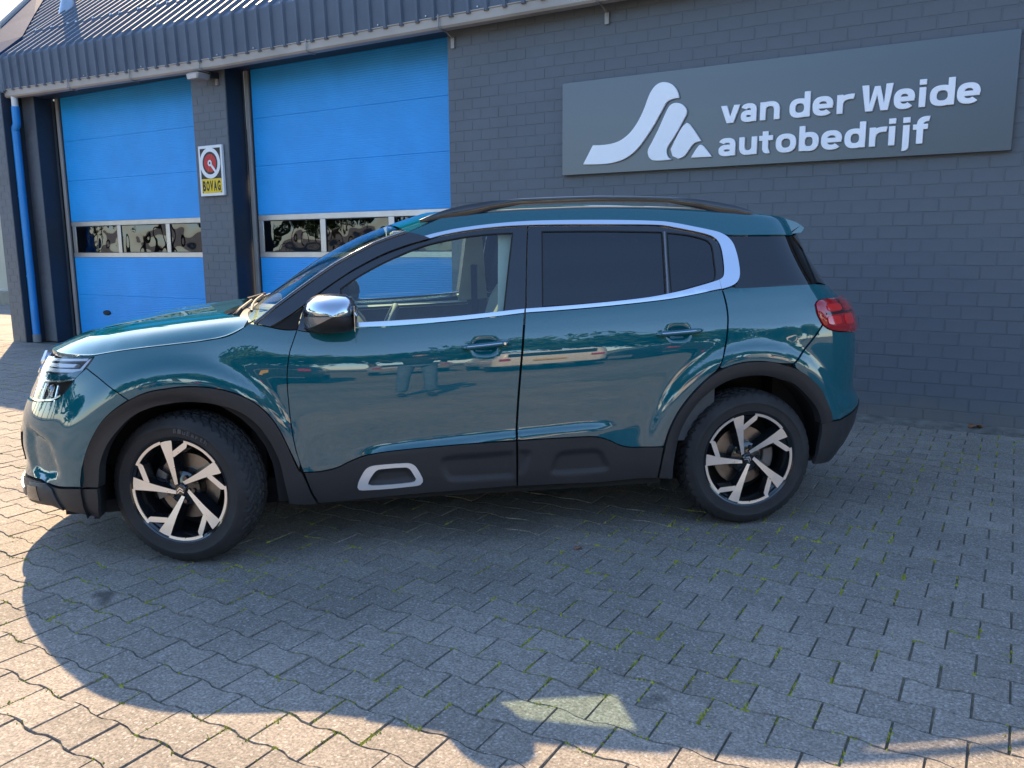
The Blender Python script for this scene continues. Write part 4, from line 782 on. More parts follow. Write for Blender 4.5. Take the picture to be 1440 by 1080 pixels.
  'frame_rear': [(1.6426, 1.5168), (1.8091, 1.5189), (2.0611, 1.5183), (2.3143, 1.5139), (2.3944, 1.5005), (2.5074, 1.4777), (2.5638, 1.4614), (2.5904, 1.4446), (2.6044, 1.4216), (2.6096, 1.383), (2.606, 1.3273), (2.5994, 1.2895), (2.5893, 1.2623), (2.5659, 1.2462), (2.5383, 1.2381), (2.4634, 1.2191), (2.3385, 1.1912), (2.1771, 1.1662), (1.8986, 1.1434), (1.5898, 1.1264), (1.5949, 1.1263), (1.6309, 1.4389)],
  'glass_rear': [(1.7076, 1.4897), (2.0207, 1.4899), (2.3167, 1.4839), (2.3017, 1.3305), (2.2838, 1.1836), (2.1749, 1.1676), (1.9049, 1.1469), (1.6736, 1.1366)],
  'glass_vent': [(2.3439, 1.4803), (2.4388, 1.4706), (2.5128, 1.4539), (2.551, 1.4378), (2.5662, 1.4113), (2.5614, 1.3278), (2.5563, 1.2798), (2.5475, 1.256), (2.5321, 1.2432), (2.4291, 1.2168), (2.3148, 1.1899), (2.3271, 1.3303)],
  'a_pillar': [(0.3619, 1.0863), (0.4475, 1.1545), (0.5365, 1.218), (0.6239, 1.2794), (0.7151, 1.3386), (0.811, 1.3903), (0.9005, 1.433), (0.9792, 1.4617), (1.0506, 1.4844), (1.1072, 1.4743), (1.1369, 1.4658), (1.1615, 1.4545), (1.0608, 1.4275), (0.9423, 1.3855), (0.8152, 1.3235), (0.7426, 1.2806), (0.645, 1.2158), (0.5748, 1.1614), (0.4997, 1.1102), (0.4256, 1.0707)],
  'sail': [(0.4271, 1.0701), (0.4997, 1.109), (0.5732, 1.1593), (0.5564, 1.1133), (0.5408, 1.0558), (0.4866, 1.0576)],
  'cant_rail': [(1.054, 1.4851), (1.1073, 1.476), (1.1353, 1.4674), (1.1962, 1.4832), (1.2965, 1.503), (1.4412, 1.5217), (1.5873, 1.5342), (1.7346, 1.54), (2.0645, 1.5411), (2.318, 1.5341), (2.399, 1.5239), (2.4802, 1.5084), (2.5615, 1.4917), (2.6172, 1.4775), (2.6681, 1.4652), (2.8434, 1.4643), (3.1168, 1.4631), (3.1368, 1.5555), (3.0463, 1.5596), (2.9557, 1.5646), (2.8652, 1.5714), (2.7746, 1.5792), (2.684, 1.5854), (2.5935, 1.5908), (2.5029, 1.5957), (2.4124, 1.5997), (2.3218, 1.6022), (2.2313, 1.6036), (2.1407, 1.6044), (2.0501, 1.6046), (1.9596, 1.6036), (1.869, 1.6013), (1.7785, 1.5984), (1.6879, 1.5953), (1.5974, 1.5916), (1.5068, 1.5863), (1.4162, 1.5785), (1.3257, 1.569), (1.2351, 1.5593), (1.1446, 1.5243), (1.054, 1.4881)],
  'ring_out': [(0.7813, 0.3232), (0.7871, 0.3476), (0.7994, 0.3731), (0.8201, 0.405), (0.8401, 0.4199), (0.8792, 0.4276), (1.0115, 0.4307), (1.036, 0.4235), (1.0521, 0.4089), (1.0806, 0.3537), (1.0812, 0.3378), (1.07, 0.3244), (1.046, 0.3194), (0.8117, 0.3088), (0.789, 0.3113)],
  'ring_in': [(0.8306, 0.3376), (0.8378, 0.3566), (0.855, 0.3838), (0.8719, 0.4022), (0.8981, 0.4092), (1.0047, 0.4109), (1.0223, 0.402), (1.0349, 0.3824), (1.0507, 0.352), (1.0438, 0.3419), (1.0206, 0.3369), (0.8532, 0.3308)],
  'bumpA': [(1.1652, 0.4233), (1.1723, 0.4435), (1.1958, 0.4509), (1.3708, 0.4571), (1.5209, 0.4624), (1.5242, 0.3291), (1.3696, 0.3276), (1.234, 0.3286), (1.1971, 0.3379), (1.1775, 0.3708)],
  'bumpB': [(1.533, 0.4625), (1.5829, 0.4627), (1.6002, 0.452), (1.5966, 0.4172), (1.5758, 0.3726), (1.5552, 0.3453), (1.5328, 0.3358)],
  'bumpC': [(1.6909, 0.3554), (1.7011, 0.3903), (1.7185, 0.4282), (1.7464, 0.4461), (1.9091, 0.4497), (1.9455, 0.4366), (1.9645, 0.4065), (1.9918, 0.3573), (1.9849, 0.3397), (1.9514, 0.3337), (1.7229, 0.3318), (1.6982, 0.3369)],
  'handleF': [(1.2733, 0.9568), (1.5095, 0.9764)],
  'recF': [(1.3899, 1.0023), (1.3864, 0.9143), (1.328, 0.9585), (1.4519, 0.9681)],
  'handleR': [(2.2145, 0.9952), (2.4569, 1.0101)],
  'recR': [(2.3347, 1.0415), (2.3311, 0.9551), (2.2717, 1.0006), (2.3935, 1.0047)],
  'head_mid': [(-0.6868, 0.8553), (-0.3027, 0.9039), (-0.3313, 0.8645), (-0.6561, 0.8262)],
  'head_box': [(-0.2896, 0.9629), (-0.2788, 0.951), (-0.301, 0.9061), (-0.3446, 0.8572), (-0.3722, 0.8076), (-0.4056, 0.7697), (-0.4483, 0.7495)],
  'vent': [(-0.4356, 0.5762), (-0.4138, 0.5523), (-0.3961, 0.4929), (-0.3836, 0.4338), (-0.3907, 0.4026), (-0.4456, 0.3891), (-0.509, 0.3815)],
}
# ================================================================ THE CAR
F0, R0 = X1 - KU * math.pi / 2, X2 + KU * math.pi / 2
car = empty('suv_car', (CARX, CARY, 0), CARA); tag(car, 'dark teal blue SUV with roof rails and black wheel arch cladding before the garage', 'car')
def paint_material():
    m = bpy.data.materials.new('teal_paint'); n, l = nodes_of(m); p = n['Principled BSDF']
    p.inputs['Base Color'].default_value = (.001, .084, .112, 1); p.inputs['Metallic'].default_value = .0; p.inputs['Roughness'].default_value = .5; p.inputs['Specular IOR Level'].default_value = .0
    p.inputs['Coat Weight'].default_value = 1; p.inputs['Coat Roughness'].default_value = .012; p.inputs['Coat IOR'].default_value = 1.8
    tc = n.new('ShaderNodeTexCoord'); t = n.new('ShaderNodeTexVoronoi'); t.inputs['Scale'].default_value = 1400; l.new(tc.outputs['Object'], t.inputs['Vector'])
    r = n.new('ShaderNodeMapRange'); r.inputs[3].default_value = .8; r.inputs[4].default_value = 1.2; l.new(t.outputs['Color'], r.inputs[0])
    x = n.new('ShaderNodeMix'); x.data_type = 'RGBA'; x.blend_type = 'MULTIPLY'; x.inputs[0].default_value = 1; x.inputs[6].default_value = (.001, .084, .112, 1); l.new(r.outputs[0], x.inputs[7]); l.new(x.outputs[2], p.inputs['Base Color'])
    o = n.new('ShaderNodeTexNoise'); o.inputs['Scale'].default_value = 5; o.inputs['Detail'].default_value = 2; l.new(tc.outputs['Object'], o.inputs['Vector'])
    b = n.new('ShaderNodeBump'); b.inputs['Strength'].default_value = .12; b.inputs['Distance'].default_value = .0015; l.new(o.outputs[0], b.inputs['Height']); l.new(b.outputs[0], p.inputs['Coat Normal'])
    return m
M_PAINT = paint_material()
M_CLD = mat('cladding_plastic', (.021, .021, .024), .50, spec=.4, var=.12, vscale=5, bump=.12, bscale=500)
M_GLOSS = mat('gloss_black', (.008, .009, .012), .12, coat=1.0); M_MATT = mat('matt_black', (.009, .009, .010), .85)
M_CHROME = mat('satin_chrome', (.78, .80, .84), .16, 1.0, rvar=.03, vscale=9)
M_MIRCAP = mat('mirror_chrome', (.50, .53, .57), .14, 1.0)
M_GCLEAR = thin_glass('clear_glass', (.72, .86, .80), .075); M_GDARK = thin_glass('privacy_glass', (.05, .055, .06), .075); M_GQ = thin_glass('quarter_glass', (.02, .022, .026), .08)
M_GWIND = thin_glass('windscreen_glass', (.74, .88, .80), .055)
def resample(poly, step, smooth=True):
    pts = smooth_closed(poly, 6, 38) if smooth else poly
    out = []; n = len(pts)
    for i in range(n):
        a, b = pts[i], pts[(i + 1) % n]; d = math.hypot(b[0] - a[0], b[1] - a[1])
        k = max(1, int(math.ceil(d / step)))
        if d < 1e-6: continue
        if out and math.hypot(a[0] - out[-1][0], a[1] - out[-1][1]) < step * .35 and i not in (0,): 
            # keep corners: skip only nearly straight points
            p0 = out[-1]; c = abs((a[0] - p0[0]) * (b[1] - a[1]) - (a[1] - p0[1]) * (b[0] - a[0])) / (d * max(math.hypot(a[0] - p0[0], a[1] - p0[1]), 1e-9))
            if c < .15: continue
        for q in range(k): out.append((a[0] + (b[0] - a[0]) * q / k, a[1] + (b[1] - a[1]) * q / k))
    return out
def area(p): return .5 * sum(p[i - 1][0] * p[i][1] - p[i][0] * p[i - 1][1] for i in range(len(p)))
def shrink(poly, g, keep=None):
    n = len(poly); s = 1 if area(poly) > 0 else -1; out = []
    for i in range(n):
        a, b, c = Vector(poly[i - 1]), Vector(poly[i]), Vector(poly[(i + 1) % n])
        t = ((b - a).normalized() + (c - b).normalized())
        if t.length < 1e-6: t = c - b
        t.normalize(); nrm = Vector((-t.y, t.x)) * s
        if keep and keep(poly[i]): out.append(tuple(poly[i])); continue
        q = b + nrm * g; out.append((q.x, q.y))
    return out
def pip(pts, poly):
    P = np.asarray(pts); px, py = P[:, 0], P[:, 1]; c = np.zeros(len(P), bool); n = len(poly)
    for i in range(n):
        x1, y1 = poly[i - 1]; x2, y2 = poly[i]
        if y1 == y2: continue
        k = ((y1 > py) != (y2 > py)) & (px < (x2 - x1) * (py - y1) / (y2 - y1) + x1); c ^= k
    return c
def near_poly(pts, poly, d):
    P = np.asarray(pts); bad = np.zeros(len(P), bool); Q = np.asarray(poly)
    for i in range(len(Q)): bad |= ((P[:, 0] - Q[i, 0]) ** 2 + (P[:, 1] - Q[i, 1]) ** 2) < d * d
    return bad
def triangulate(outer, holes, gu, gz, rings=()):
    loops = [outer] + holes; v = []; e = []
    for L in loops:
        b = len(v); v += [Vector(p) for p in L]; e += [(b + i, b + (i + 1) % len(L)) for i in range(len(L))]
    A = np.array(outer); us = np.arange(A[:, 0].min(), A[:, 0].max(), gu); zs = np.arange(A[:, 1].min(), A[:, 1].max(), gz)
    if len(us) and len(zs):
        G = np.array([(u + (gu * .5 if j % 2 else 0), z) for j, z in enumerate(zs) for u in us]); ok = pip(G, outer)
        for h in holes: ok &= ~pip(G, h)
        G = G[ok]
        extra = []
        for d in rings:
            R_ = np.array(shrink(outer, d)); R_ = R_[pip(R_, outer)]; R_ = R_[~near_poly(R_, outer, d * .9)]
            if len(R_): extra += [tuple(p) for p in R_]
        for L in loops + ([extra] if extra else []):
            if len(G): G = G[~near_poly(G, L, min(gu, gz) * .55)]
        v += [Vector(p) for p in extra] + [Vector(p) for p in G]
    vo, eo, fo, ov, oe, of = delaunay_2d_cdt(v, e, [], 0, 1e-6)
    V = np.array([p[:] for p in vo]); F = [f for f in fo if len(f) == 3]
    C_ = np.array([V[list(f)].mean(0) for f in F]); ok = pip(C_, outer)
    for h in holes: ok &= ~pip(C_, h)
    F = [F[i] for i in np.nonzero(ok)[0]]
    # counter-clockwise in (u, z)
    o = []
    for f in F:
        a, b, c = V[list(f)]
        o.append(f if (b[0] - a[0]) * (c[1] - a[1]) - (b[1] - a[1]) * (c[0] - a[0]) > 0 else f[::-1])
    return V, o
PCACHE = {}
def panel(name, key, m, off=0.0, flange=.020, holes=(), gap=.0022, grid=.026, sides=(1, -1), parent=None, one=False, poly=None, smooth=True, fn=None, label=None, dome=0.0):
    """a piece of the body skin cut out along its outline, with a turned-in edge; built for both sides of the car"""
    parent = parent or car
    P = resample(poly or OUT[key], .016, smooth)
    P = shrink(P, gap, (lambda p: p[0] <= F0 + 1e-3 or p[0] >= R0 - 1e-3) if one else None)
    H = [shrink(resample(h, .012), -gap) for h in holes]
    V, F = triangulate(P, H, grid, grid * .8)
    offs = np.full(len(V), off)
    if fn is not None: offs = offs + fn(V)
    if dome:
        d = np.min(np.hypot(V[:, None, 0] - np.array(P)[None, :, 0], V[:, None, 1] - np.array(P)[None, :, 1]), 1); w = max(d.max(), 1e-6); offs = offs + dome * np.sqrt(np.clip(1 - (1 - np.clip(d / min(w, .05), 0, 1)) ** 2, 0, 1))
    X = body_xyz(V[:, 0], V[:, 1]); N = body_normal(V[:, 0], V[:, 1]); Xo = X + offs[:, None] * N
    flat = fn is None and not dome
    # boundary edges for the flange
    cnt = {}
    for f in F:
        for i in range(3):
            e = (f[i], f[(i + 1) % 3]); cnt[tuple(sorted(e))] = (cnt.get(tuple(sorted(e)), (0, e))[0] + 1, e)
    bnd = [e for c, e in cnt.values() if c == 1 and not (one and all(V[i][0] <= F0 + 1e-3 for i in e)) and not (one and all(V[i][0] >= R0 - 1e-3 for i in e))]
    out = []
    res = []
    for sd_ in sides:
        s = -1.0 if sd_ == 1 else 1.0
        verts = [(p[0], s * p[1], p[2]) for p in Xo]; nr = [(q[0], s * q[1], q[2]) for q in N]
        faces = [(tuple(f) if sd_ == 1 else tuple(f)[::-1]) for f in F]
        if flange:
            mp = {}
            def ring(i, depth):
                k = (i, depth)
                if k not in mp:
                    p = Xo[i] - (flange * N[i] if depth else 0); mp[k] = len(verts); verts.append((p[0], s * p[1], p[2])); nr.append(None)
                return mp[k]
            for a, b in bnd:
                q = (ring(a, 0), ring(b, 0), ring(b, 1), ring(a, 1)); faces.append(q[::-1] if sd_ == 1 else q)
        res.append((verts, nr, faces, len(F)))
    def finish(verts, nr, faces, nskin, nm):
        o = mesh(nm, verts, faces, m, parent, True)
        if flat:
            # skin takes its normals from the surface; the turned-in edge keeps its own
            me = o.data; me.polygons.foreach_set('use_smooth', [True] * len(faces))
            ln = []
            for p in me.polygons:
                for vi in p.vertices: ln.append(nr[vi] if nr[vi] is not None else tuple(p.normal))
            me.normals_split_custom_set(ln)
        if label: o['label'] = label
        return o
    if one and len(sides) == 2:
        v, n_, f, k = res[0]; v2, n2, f2, k2 = res[1]; b = len(v)
        return [finish(v + v2, n_ + n2, f + [tuple(i + b for i in q) for q in f2], 0, name)]
    return [finish(*r, name) for r in res]
# ---- painted and clad panels
ell = lambda cu, cz, a, b, n=20, rot=0.0: [(cu + a * math.cos(2 * math.pi * i / n) * math.cos(rot) - b * math.sin(2 * math.pi * i / n) * math.sin(rot), cz + a * math.cos(2 * math.pi * i / n) * math.sin(rot) + b * math.sin(2 * math.pi * i / n) * math.cos(rot)) for i in range(n)]
def sup(cu, cz, a, b, n=28, p=3.0): return [(cu + a * math.copysign(abs(math.cos(2 * math.pi * i / n)) ** (2 / p), math.cos(2 * math.pi * i / n)), cz + b * math.copysign(abs(math.sin(2 * math.pi * i / n)) ** (2 / p), math.sin(2 * math.pi * i / n))) for i in range(n)]
def dent(polys, depth, w):
    """recess inside the outlines with soft sides"""
    def f(V):
        o = np.zeros(len(V))
        for P in polys:
            Q = np.array(resample(P, .008)); ins = pip(V, P); d = np.min(np.hypot(V[:, None, 0] - Q[None, :, 0], V[:, None, 1] - Q[None, :, 1]), 1)
            o += np.where(ins, depth * np.clip(d / w, 0, 1) ** 2 * (3 - 2 * np.clip(d / w, 0, 1)), 0)
        return o
    return f
hF, hR = sup(1.389, .957, .058, .038), sup(2.334, .998, .057, .038)
panel('fender', 'fender', M_PAINT)
doors_f = panel('front_door', 'front_door', M_PAINT, fn=dent([hF], -.022, .022), grid=.018)
doors_r = panel('rear_door', 'rear_door', M_PAINT, fn=dent([hR], -.022, .022), grid=.018)
panel('rear_quarter', 'rear_quarter', M_PAINT)
bF = panel('front_bumper', 'front_bumper', M_PAINT, one=True, fn=dent([OUT['vent'] + [(-.60, .40), (-.60, .62), (-.50, .60)]], -.022, .03), grid=.022)
bR = panel('rear_bumper', 'rear_bumper', M_PAINT, one=True)
panel('tailgate', 'tailgate', M_PAINT, one=True)
panel('cant_rail', 'cant_rail', M_PAINT)
panel('front_bumper_cladding', 'front_bumper_cladding', M_CLD, .004, one=True)
panel('rear_bumper_cladding', 'rear_bumper_cladding', M_CLD, .004, one=True)
def archoff(cx):
    def f(V):
        X = body_xyz(V[:, 0], V[:, 1]); r = np.hypot(X[:, 0] - cx, X[:, 2] - .36)
        return .010 - .018 * np.clip((.455 - r) / .05, 0, 1) ** 2
    return f
panel('wheel_arch_trim', 'front_arch', M_CLD, .006, .05, fn=archoff(0.0), grid=.018)
panel('wheel_arch_trim', 'rear_arch', M_CLD, .006, .05, fn=archoff(2.73), grid=.018)
cf = panel('door_cladding', 'front_door_cladding', M_CLD, .010, fn=dent([OUT['bumpA'], OUT['ring_in']], -.012, .02), grid=.014)
cr = panel('door_cladding', 'rear_door_cladding', M_CLD, .010, fn=dent([OUT['bumpC'], OUT['bumpB']], -.012, .02), grid=.014)
for o in cf: pass
rings = panel('airbump_ring', 'ring_out', mat('satin_silver', (.75, .75, .77), .34, .6), .016, .02, holes=[OUT['ring_in']], gap=0, grid=.012)
panel('window_trim', 'chrome_upper', M_CHROME, .006, .012, gap=.0008, grid=.02)
panel('belt_trim', 'chrome_belt_front', M_CHROME, .007, .012, gap=.0008, grid=.02)
panel('belt_trim', 'chrome_belt_rear', M_CHROME, .007, .012, gap=.0008, grid=.02)
panel('door_frame', 'frame_front', M_GLOSS, -.004, .02, holes=[OUT['glass_front']], gap=.0012)
panel('door_frame', 'frame_rear', M_GLOSS, -.004, .02, holes=[OUT['glass_rear'], OUT['glass_vent']], gap=.0012)
panel('a_pillar', 'a_pillar', mat('pillar_black', (.016, .016, .020), .12, .0, coat=1.0), .008, .03, gap=.001, grid=.03)
body_tube_later = OUT['a_pillar'][:9]
panel('sail_panel', 'sail', M_MATT, -.002, .02)
panel('d_pillar', 'd_pillar', M_GLOSS, -.002, .02, gap=.001)
for nm, k, gm in (('front_side_window', 'glass_front', M_GCLEAR), ('rear_side_window', 'glass_rear', M_GDARK), ('vent_window', 'glass_vent', M_GDARK), ('quarter_window', 'quarter_glass', M_GQ)):
    panel(nm, k, gm, -.008, 0, gap=-.003)
panel('rear_window', 'rear_window', M_GQ, -.004, 0, one=True, gap=0)
# seal lines round the glass
def body_tube(uz, rad, name, m, off=0.0, n=6, parent=None, closed=False, sides=(1, -1)):
    uz = np.array(uz); X = body_xyz(uz[:, 0], uz[:, 1]) + off * body_normal(uz[:, 0], uz[:, 1]); o = []
    for sd_ in sides:
        s = -1 if sd_ == 1 else 1; p = [(q[0], s * q[1], q[2]) for q in X]
        if closed: p.append(p[0])
        o.append(MB().tube(p, rad, n).build(name, m, parent or car, True))
    return o
for k in ('glass_front', 'glass_rear', 'glass_vent'): body_tube(resample(OUT[k], .03), .004, 'window_seal', M_MATT, -.005, closed=True)
body_tube([(2.375 + .004 * i, 1.475 - .0229 * i * 1.0) for i in range(0, 13)][:0] or [(OUT['glass_rear'][2][0] + .012, OUT['glass_rear'][2][1]), (OUT['glass_rear'][4][0] + .012, OUT['glass_rear'][4][1])], .007, 'window_divider', mat('divider_grey', (.18, .19, .21), .4, .5), -.003)
body_tube(body_tube_later, .010, 'a_pillar_edge', mat('pillar_black', (.016, .016, .020), .12), .004, 10)
# ---- inner dark shell behind the gaps, wheel arch liners, underbody
arch_hole = lambda cx, r: [(cx + r * math.cos(a), .36 + r * math.sin(a)) for a in np.linspace(-.55, math.pi + .55, 26)]
def to_uz(pts, off=0):
    # x -> u on the body for points given as (x, z)
    o = []
    us = np.linspace(F0, R0, 800)
    for x, z in pts: xs = body_xyz(us, z)[:, 0]; o.append((float(np.interp(x, xs, us)), z))
    return o
shell_poly = [(F0, .26), (-.4, .26)] + to_uz([(-.415, .30)]) + to_uz([(0 + .415 * math.cos(a), .36 + .415 * math.sin(a)) for a in np.linspace(math.pi, 0, 16)]) + [(.42, .26), (2.30, .26)] + to_uz([(2.73 + .42 * math.cos(a), .36 + .42 * math.sin(a)) for a in np.linspace(math.pi, 0, 16)]) + [(3.10, .27), (R0, .28), (R0, 1.16), (3.0, 1.16), (2.6, 1.13), (1.6, 1.06), (.6, 1.03), (.42, 1.04), (.33, 1.06), (0, .985), (-.30, .945), (-.6, .93), (F0, .93)]
panel('inner_shell', None, M_MATT, -.030, 0, one=True, poly=shell_poly, gap=0, smooth=False, grid=.06)
for cx, nm in ((0.0, 'wheel_arch_liner'), (2.73, 'wheel_arch_liner')):
    for s in (-1, 1):
        q = MB().revolve([(.425, s * .885), (.43, s * .80), (.435, s * .58), (.0, s * .56)], 28, 'y', arc=(-.40 if cx < 1 else -.12, math.pi + (.30 if cx < 1 else .42))).xf(Matrix.Translation((cx, 0, .36))); q.build(nm, M_MATT, car, True, recalc=False)
q = MB().box(-.55, 2.95, -.72, .72, .21, .27); q.box(.46, 2.28, -.86, .86, .235, .30); q.box(3.0, 3.38, -.45, .45, .33, .40); q.build('underbody', M_MATT, car)
for s in (-1, 1):
    q = MB().box(-.395, -.375, s * .70 - .13, s * .70 + .13, .215, .40); q.build('mud_flap', M_MATT, car)
    q = MB().box(2.22, 2.24, s * .70 - .13, s * .70 + .13, .21, .34); q.build('mud_flap', M_MATT, car)
# ---- bonnet
edge = [p for p in OUT['fender'][:10]]
front_uz = [(u, .945 + .011 * (u + .99) / .7) for u in np.linspace(F0, OUT['fender'][0][0] - .03, 14)]
EB = body_xyz(np.array([p[0] for p in front_uz + edge]), np.array([p[1] + .0025 for p in front_uz + edge]))
EB = EB[np.argsort(EB[:, 0])]
HY = smooth_table(list(zip(EB[:, 0], EB[:, 1])), float(EB[0, 0]), .36, 400, .022); HZ_ = smooth_table(list(zip(EB[:, 0], EB[:, 2])), float(EB[0, 0]), .36, 400, .03)
def hood_edge(x):
    k = np.clip((np.asarray(x) + .60) / .08, 0, 1); return np.interp(x, EB[:, 0], EB[:, 1]) * (1 - k) + np.interp(x, *HY) * k, np.interp(x, EB[:, 0], EB[:, 2]) * (1 - k) + np.interp(x, *HZ_) * k
HC = smooth_table([(-.75, .925), (-.70, .945), (-.66, .972), (-.60, .997), (-.45, 1.038), (-.2, 1.080), (0, 1.106), (.2, 1.128), (.4, 1.146)], -.75, .4, 200, .03)
def hood_z(x, y):
    ye, zs = hood_edge(x); zc = np.maximum(np.interp(x, *HC), zs); ay = np.abs(y); s = np.maximum(ye - ay, 0); sl_ = (hood_edge(np.asarray(x) + .012)[0] - hood_edge(np.asarray(x) - .012)[0]) / .024; s = s / np.sqrt(1 + np.clip(sl_, 0, 6) ** 2)
    k = .74 * (1 - np.exp(-(s / .085) ** 1.15)) + .26 * (1 - (ay / np.maximum(ye, 1e-3)) ** 2)
    rib = .006 * np.exp(-((ay - (.50 + .12 * (x + .3))) / .05) ** 2) * np.clip((x + .6) / .3, 0, 1)
    return zs + (zc - zs) * k + rib * np.clip(s / .1, 0, 1)
rear_pts = [(.325, .83), (.27, .735), (.215, .665), (.185, .60), (.175, .50), (.185, .35), (.20, .20), (.205, 0)]
half = [(float(a), float(b)) for a, b in zip(EB[:, 0], EB[:, 1]) if b > .0 and a < .33]
poly = [(half[0][0], 0.0)] + half + rear_pts
P = resample(poly, .012, False); full = P + [(a, -b) for a, b in P[::-1] if b > 1e-4]
V, F = triangulate(full, [], .020, .020, (.006, .014, .024, .036, .050, .066, .084, .105))
Z = hood_z(V[:, 0], V[:, 1]); e_ = 1e-3
nx_ = -(hood_z(V[:, 0] + e_, V[:, 1]) - hood_z(V[:, 0] - e_, V[:, 1])) / (2 * e_); ny_ = -(hood_z(V[:, 0], V[:, 1] + e_) - hood_z(V[:, 0], V[:, 1] - e_)) / (2 * e_)
vs = [(a, b, c) for (a, b), c in zip(V, Z)]; fs = list(F); cnt = {}
for f in F:
    for i in range(3):
        k = tuple(sorted((f[i], f[(i + 1) % 3]))); cnt[k] = (cnt.get(k, (0,))[0] + 1, (f[i], f[(i + 1) % 3]))
mpv = {}
for c, (a, b) in cnt.values():
    if c == 1:
        q = []
        for i, d in ((a, 0), (b, 0), (b, 1), (a, 1)):
            if (i, d) not in mpv: mpv[(i, d)] = len(vs); vs.append((vs[i][0], vs[i][1] * (1 - .02 * d), vs[i][2] - .022 * d))
            q.append(mpv[(i, d)])
        fs.append(tuple(q[::-1]))
o = mesh('bonnet', vs, fs, M_PAINT, car, True); ln = []
for p in o.data.polygons:
    for vi in p.vertices:
        if vi < len(V): w_ = Vector((nx_[vi], ny_[vi], 1)).normalized(); ln.append(tuple(w_))
        else: ln.append(tuple(p.normal))
o.data.normals_split_custom_set(ln)
# ---- cowl and wipers
MB().box(-.58, .30, -.62, .62, .86, .885).build('light_block_shelf', M_MATT, car)  # unseen shelf added under the bonnet to block sun leaking through the nose gaps
for s in (-1, 1): soft(MB().box(.99, 1.19, s * .36 - .20, s * .36 + .20, 1.478, 1.496).build('sun_visor', mat('pale_lining', (.50, .49, .45), .9, var=.05, vscale=10), car), .006)  # visors folded up, added to block sun rays and thin the light patch
q = MB(); rows = []
for t in np.linspace(-1, 1, 21):
    y = .80 * t; at_ = abs(t); xa = np.interp(abs(y), [0, .2, .35, .5, .6, .665, .735, .80], [.19, .185, .17, .155, .165, .19, .24, .29]); xb = .40 + .03 * (1 - t * t) + .02 * at_
    z0 = float(hood_z(np.array([xa]), np.array([y]))[0]) - .022
    rows.append([(xa, y, z0), ((xa + xb) / 2, y, 1.062 + .01 * (1 - t * t)), (xb, y, 1.075 + .01 * (1 - t * t))])
for r in rows: q.v += r
q.f = [(i * 3 + j, (i + 1) * 3 + j, (i + 1) * 3 + j + 1, i * 3 + j + 1) for i in range(20) for j in range(2)]
q.build('cowl_panel', M_CLD, car, True, recalc=False)
# ---- windscreen: spans the upper edges of the two A pillars
ap = OUT['a_pillar'][:9]; AE = body_xyz(np.array([p[0] for p in ap]), np.array([p[1] for p in ap])) ; AE = AE[np.argsort(AE[:, 0])]
xs_ = np.linspace(AE[0, 0], AE[-1, 0], 22); Ey, Ez = np.interp(xs_, AE[:, 0], AE[:, 1]), np.interp(xs_, AE[:, 0], AE[:, 2])
q = MB(); nt = 25
def wind(s, t):
    x = AE[0, 0] + (AE[-1, 0] - AE[0, 0]) * s; y = np.interp(x, AE[:, 0], AE[:, 1]); z = np.interp(x, AE[:, 0], AE[:, 2]); b = 1 - abs(t) ** 2.2
    return (x - (.115 - .05 * s) * b, y * t * (1 - .008), z + (.020 + .035 * s) * b - .006)
for s in np.linspace(0, 1, 18):
    for t in np.linspace(-1, 1, nt): q.v.append(wind(s, t))
q.f = [(i * nt + j, i * nt + j + 1, (i + 1) * nt + j + 1, (i + 1) * nt + j) for i in range(17) for j in range(nt - 1)]
q.build('windscreen', M_GWIND, car, True, recalc=False)
for y0, y1 in ((.60, -.02), (-.04, -.56)):
    pts = []
    for k in np.linspace(0, 1, 14):
        t = (y0 + (y1 - y0) * k) / .84; p = wind(.035 + .05 * k, -t); pts.append((p[0] - .012, p[1], p[2] + .014))
    MB().tube(pts, .007, 6).build('wiper', M_RUB, car, True)
    a = pts[0]; MB().tube([(a[0] - .07, a[1] - .02 * (1 if y0 > 0 else -1), a[2] - .02), (a[0] - .05, a[1], a[2] + .006), (pts[6][0] - .01, pts[6][1], pts[6][2] + .012)], [.016, .012, .007], 8).build('wiper_arm', M_RUB, car, True)
# ---- roof
UE = np.linspace(OUT['cant_rail'][0][0] - .0, 3.14, 46); xs0 = body_xyz(UE, 1.55)[:, 0]; ZE = np.minimum(np.interp(xs0, *ROOFZ) + .0142, OUT['cant_rail'][0][1] + .0032 + (UE - UE[0]) * .40)
RE = body_xyz(UE, ZE); top = wind(1.0, 0)
q = MB(); nt = 31
def roofpt(i, t):
    x, ye, ze = RE[i]; b = 1 - abs(t) ** 2.6; f = (UE[i] - UE[0]) / (UE[-1] - UE[0])
    fx = (top[0] - RE[0, 0]) * (1 - f) ** 3 * (1 - t * t) ; crown = .034 + .004 * math.sin(math.pi * f) + .014 * max(0, 1 - f / .25) ** 2
    return (x + fx + (.06 * (1 - t * t) * f ** 3), ye * t, ze + crown * b)
for i in range(len(UE)):
    for t in np.linspace(-1, 1, nt): q.v.append(roofpt(i, t))
q.f = [(i * nt + j, i * nt + j + 1, (i + 1) * nt + j + 1, (i + 1) * nt + j) for i in range(len(UE) - 1) for j in range(nt - 1)]
q.build('roof_panel', M_PAINT, car, True, recalc=False)
q = MB()
for i in range(0, len(UE), 3):
    for t in np.linspace(-.97, .97, 15): p = roofpt(i, t); q.v.append((p[0], p[1], p[2] - .045 - .02 * abs(t) ** 4))
k = len(range(0, len(UE), 3)); q.f = [(i * 15 + j, i * 15 + j + 1, (i + 1) * 15 + j + 1, (i + 1) * 15 + j) for i in range(k - 1) for j in range(14)]
M_LIN = mat('pale_lining', (.50, .49, .45), .9, var=.05, vscale=10); q.build('headliner', M_LIN, car, True, recalc=False)
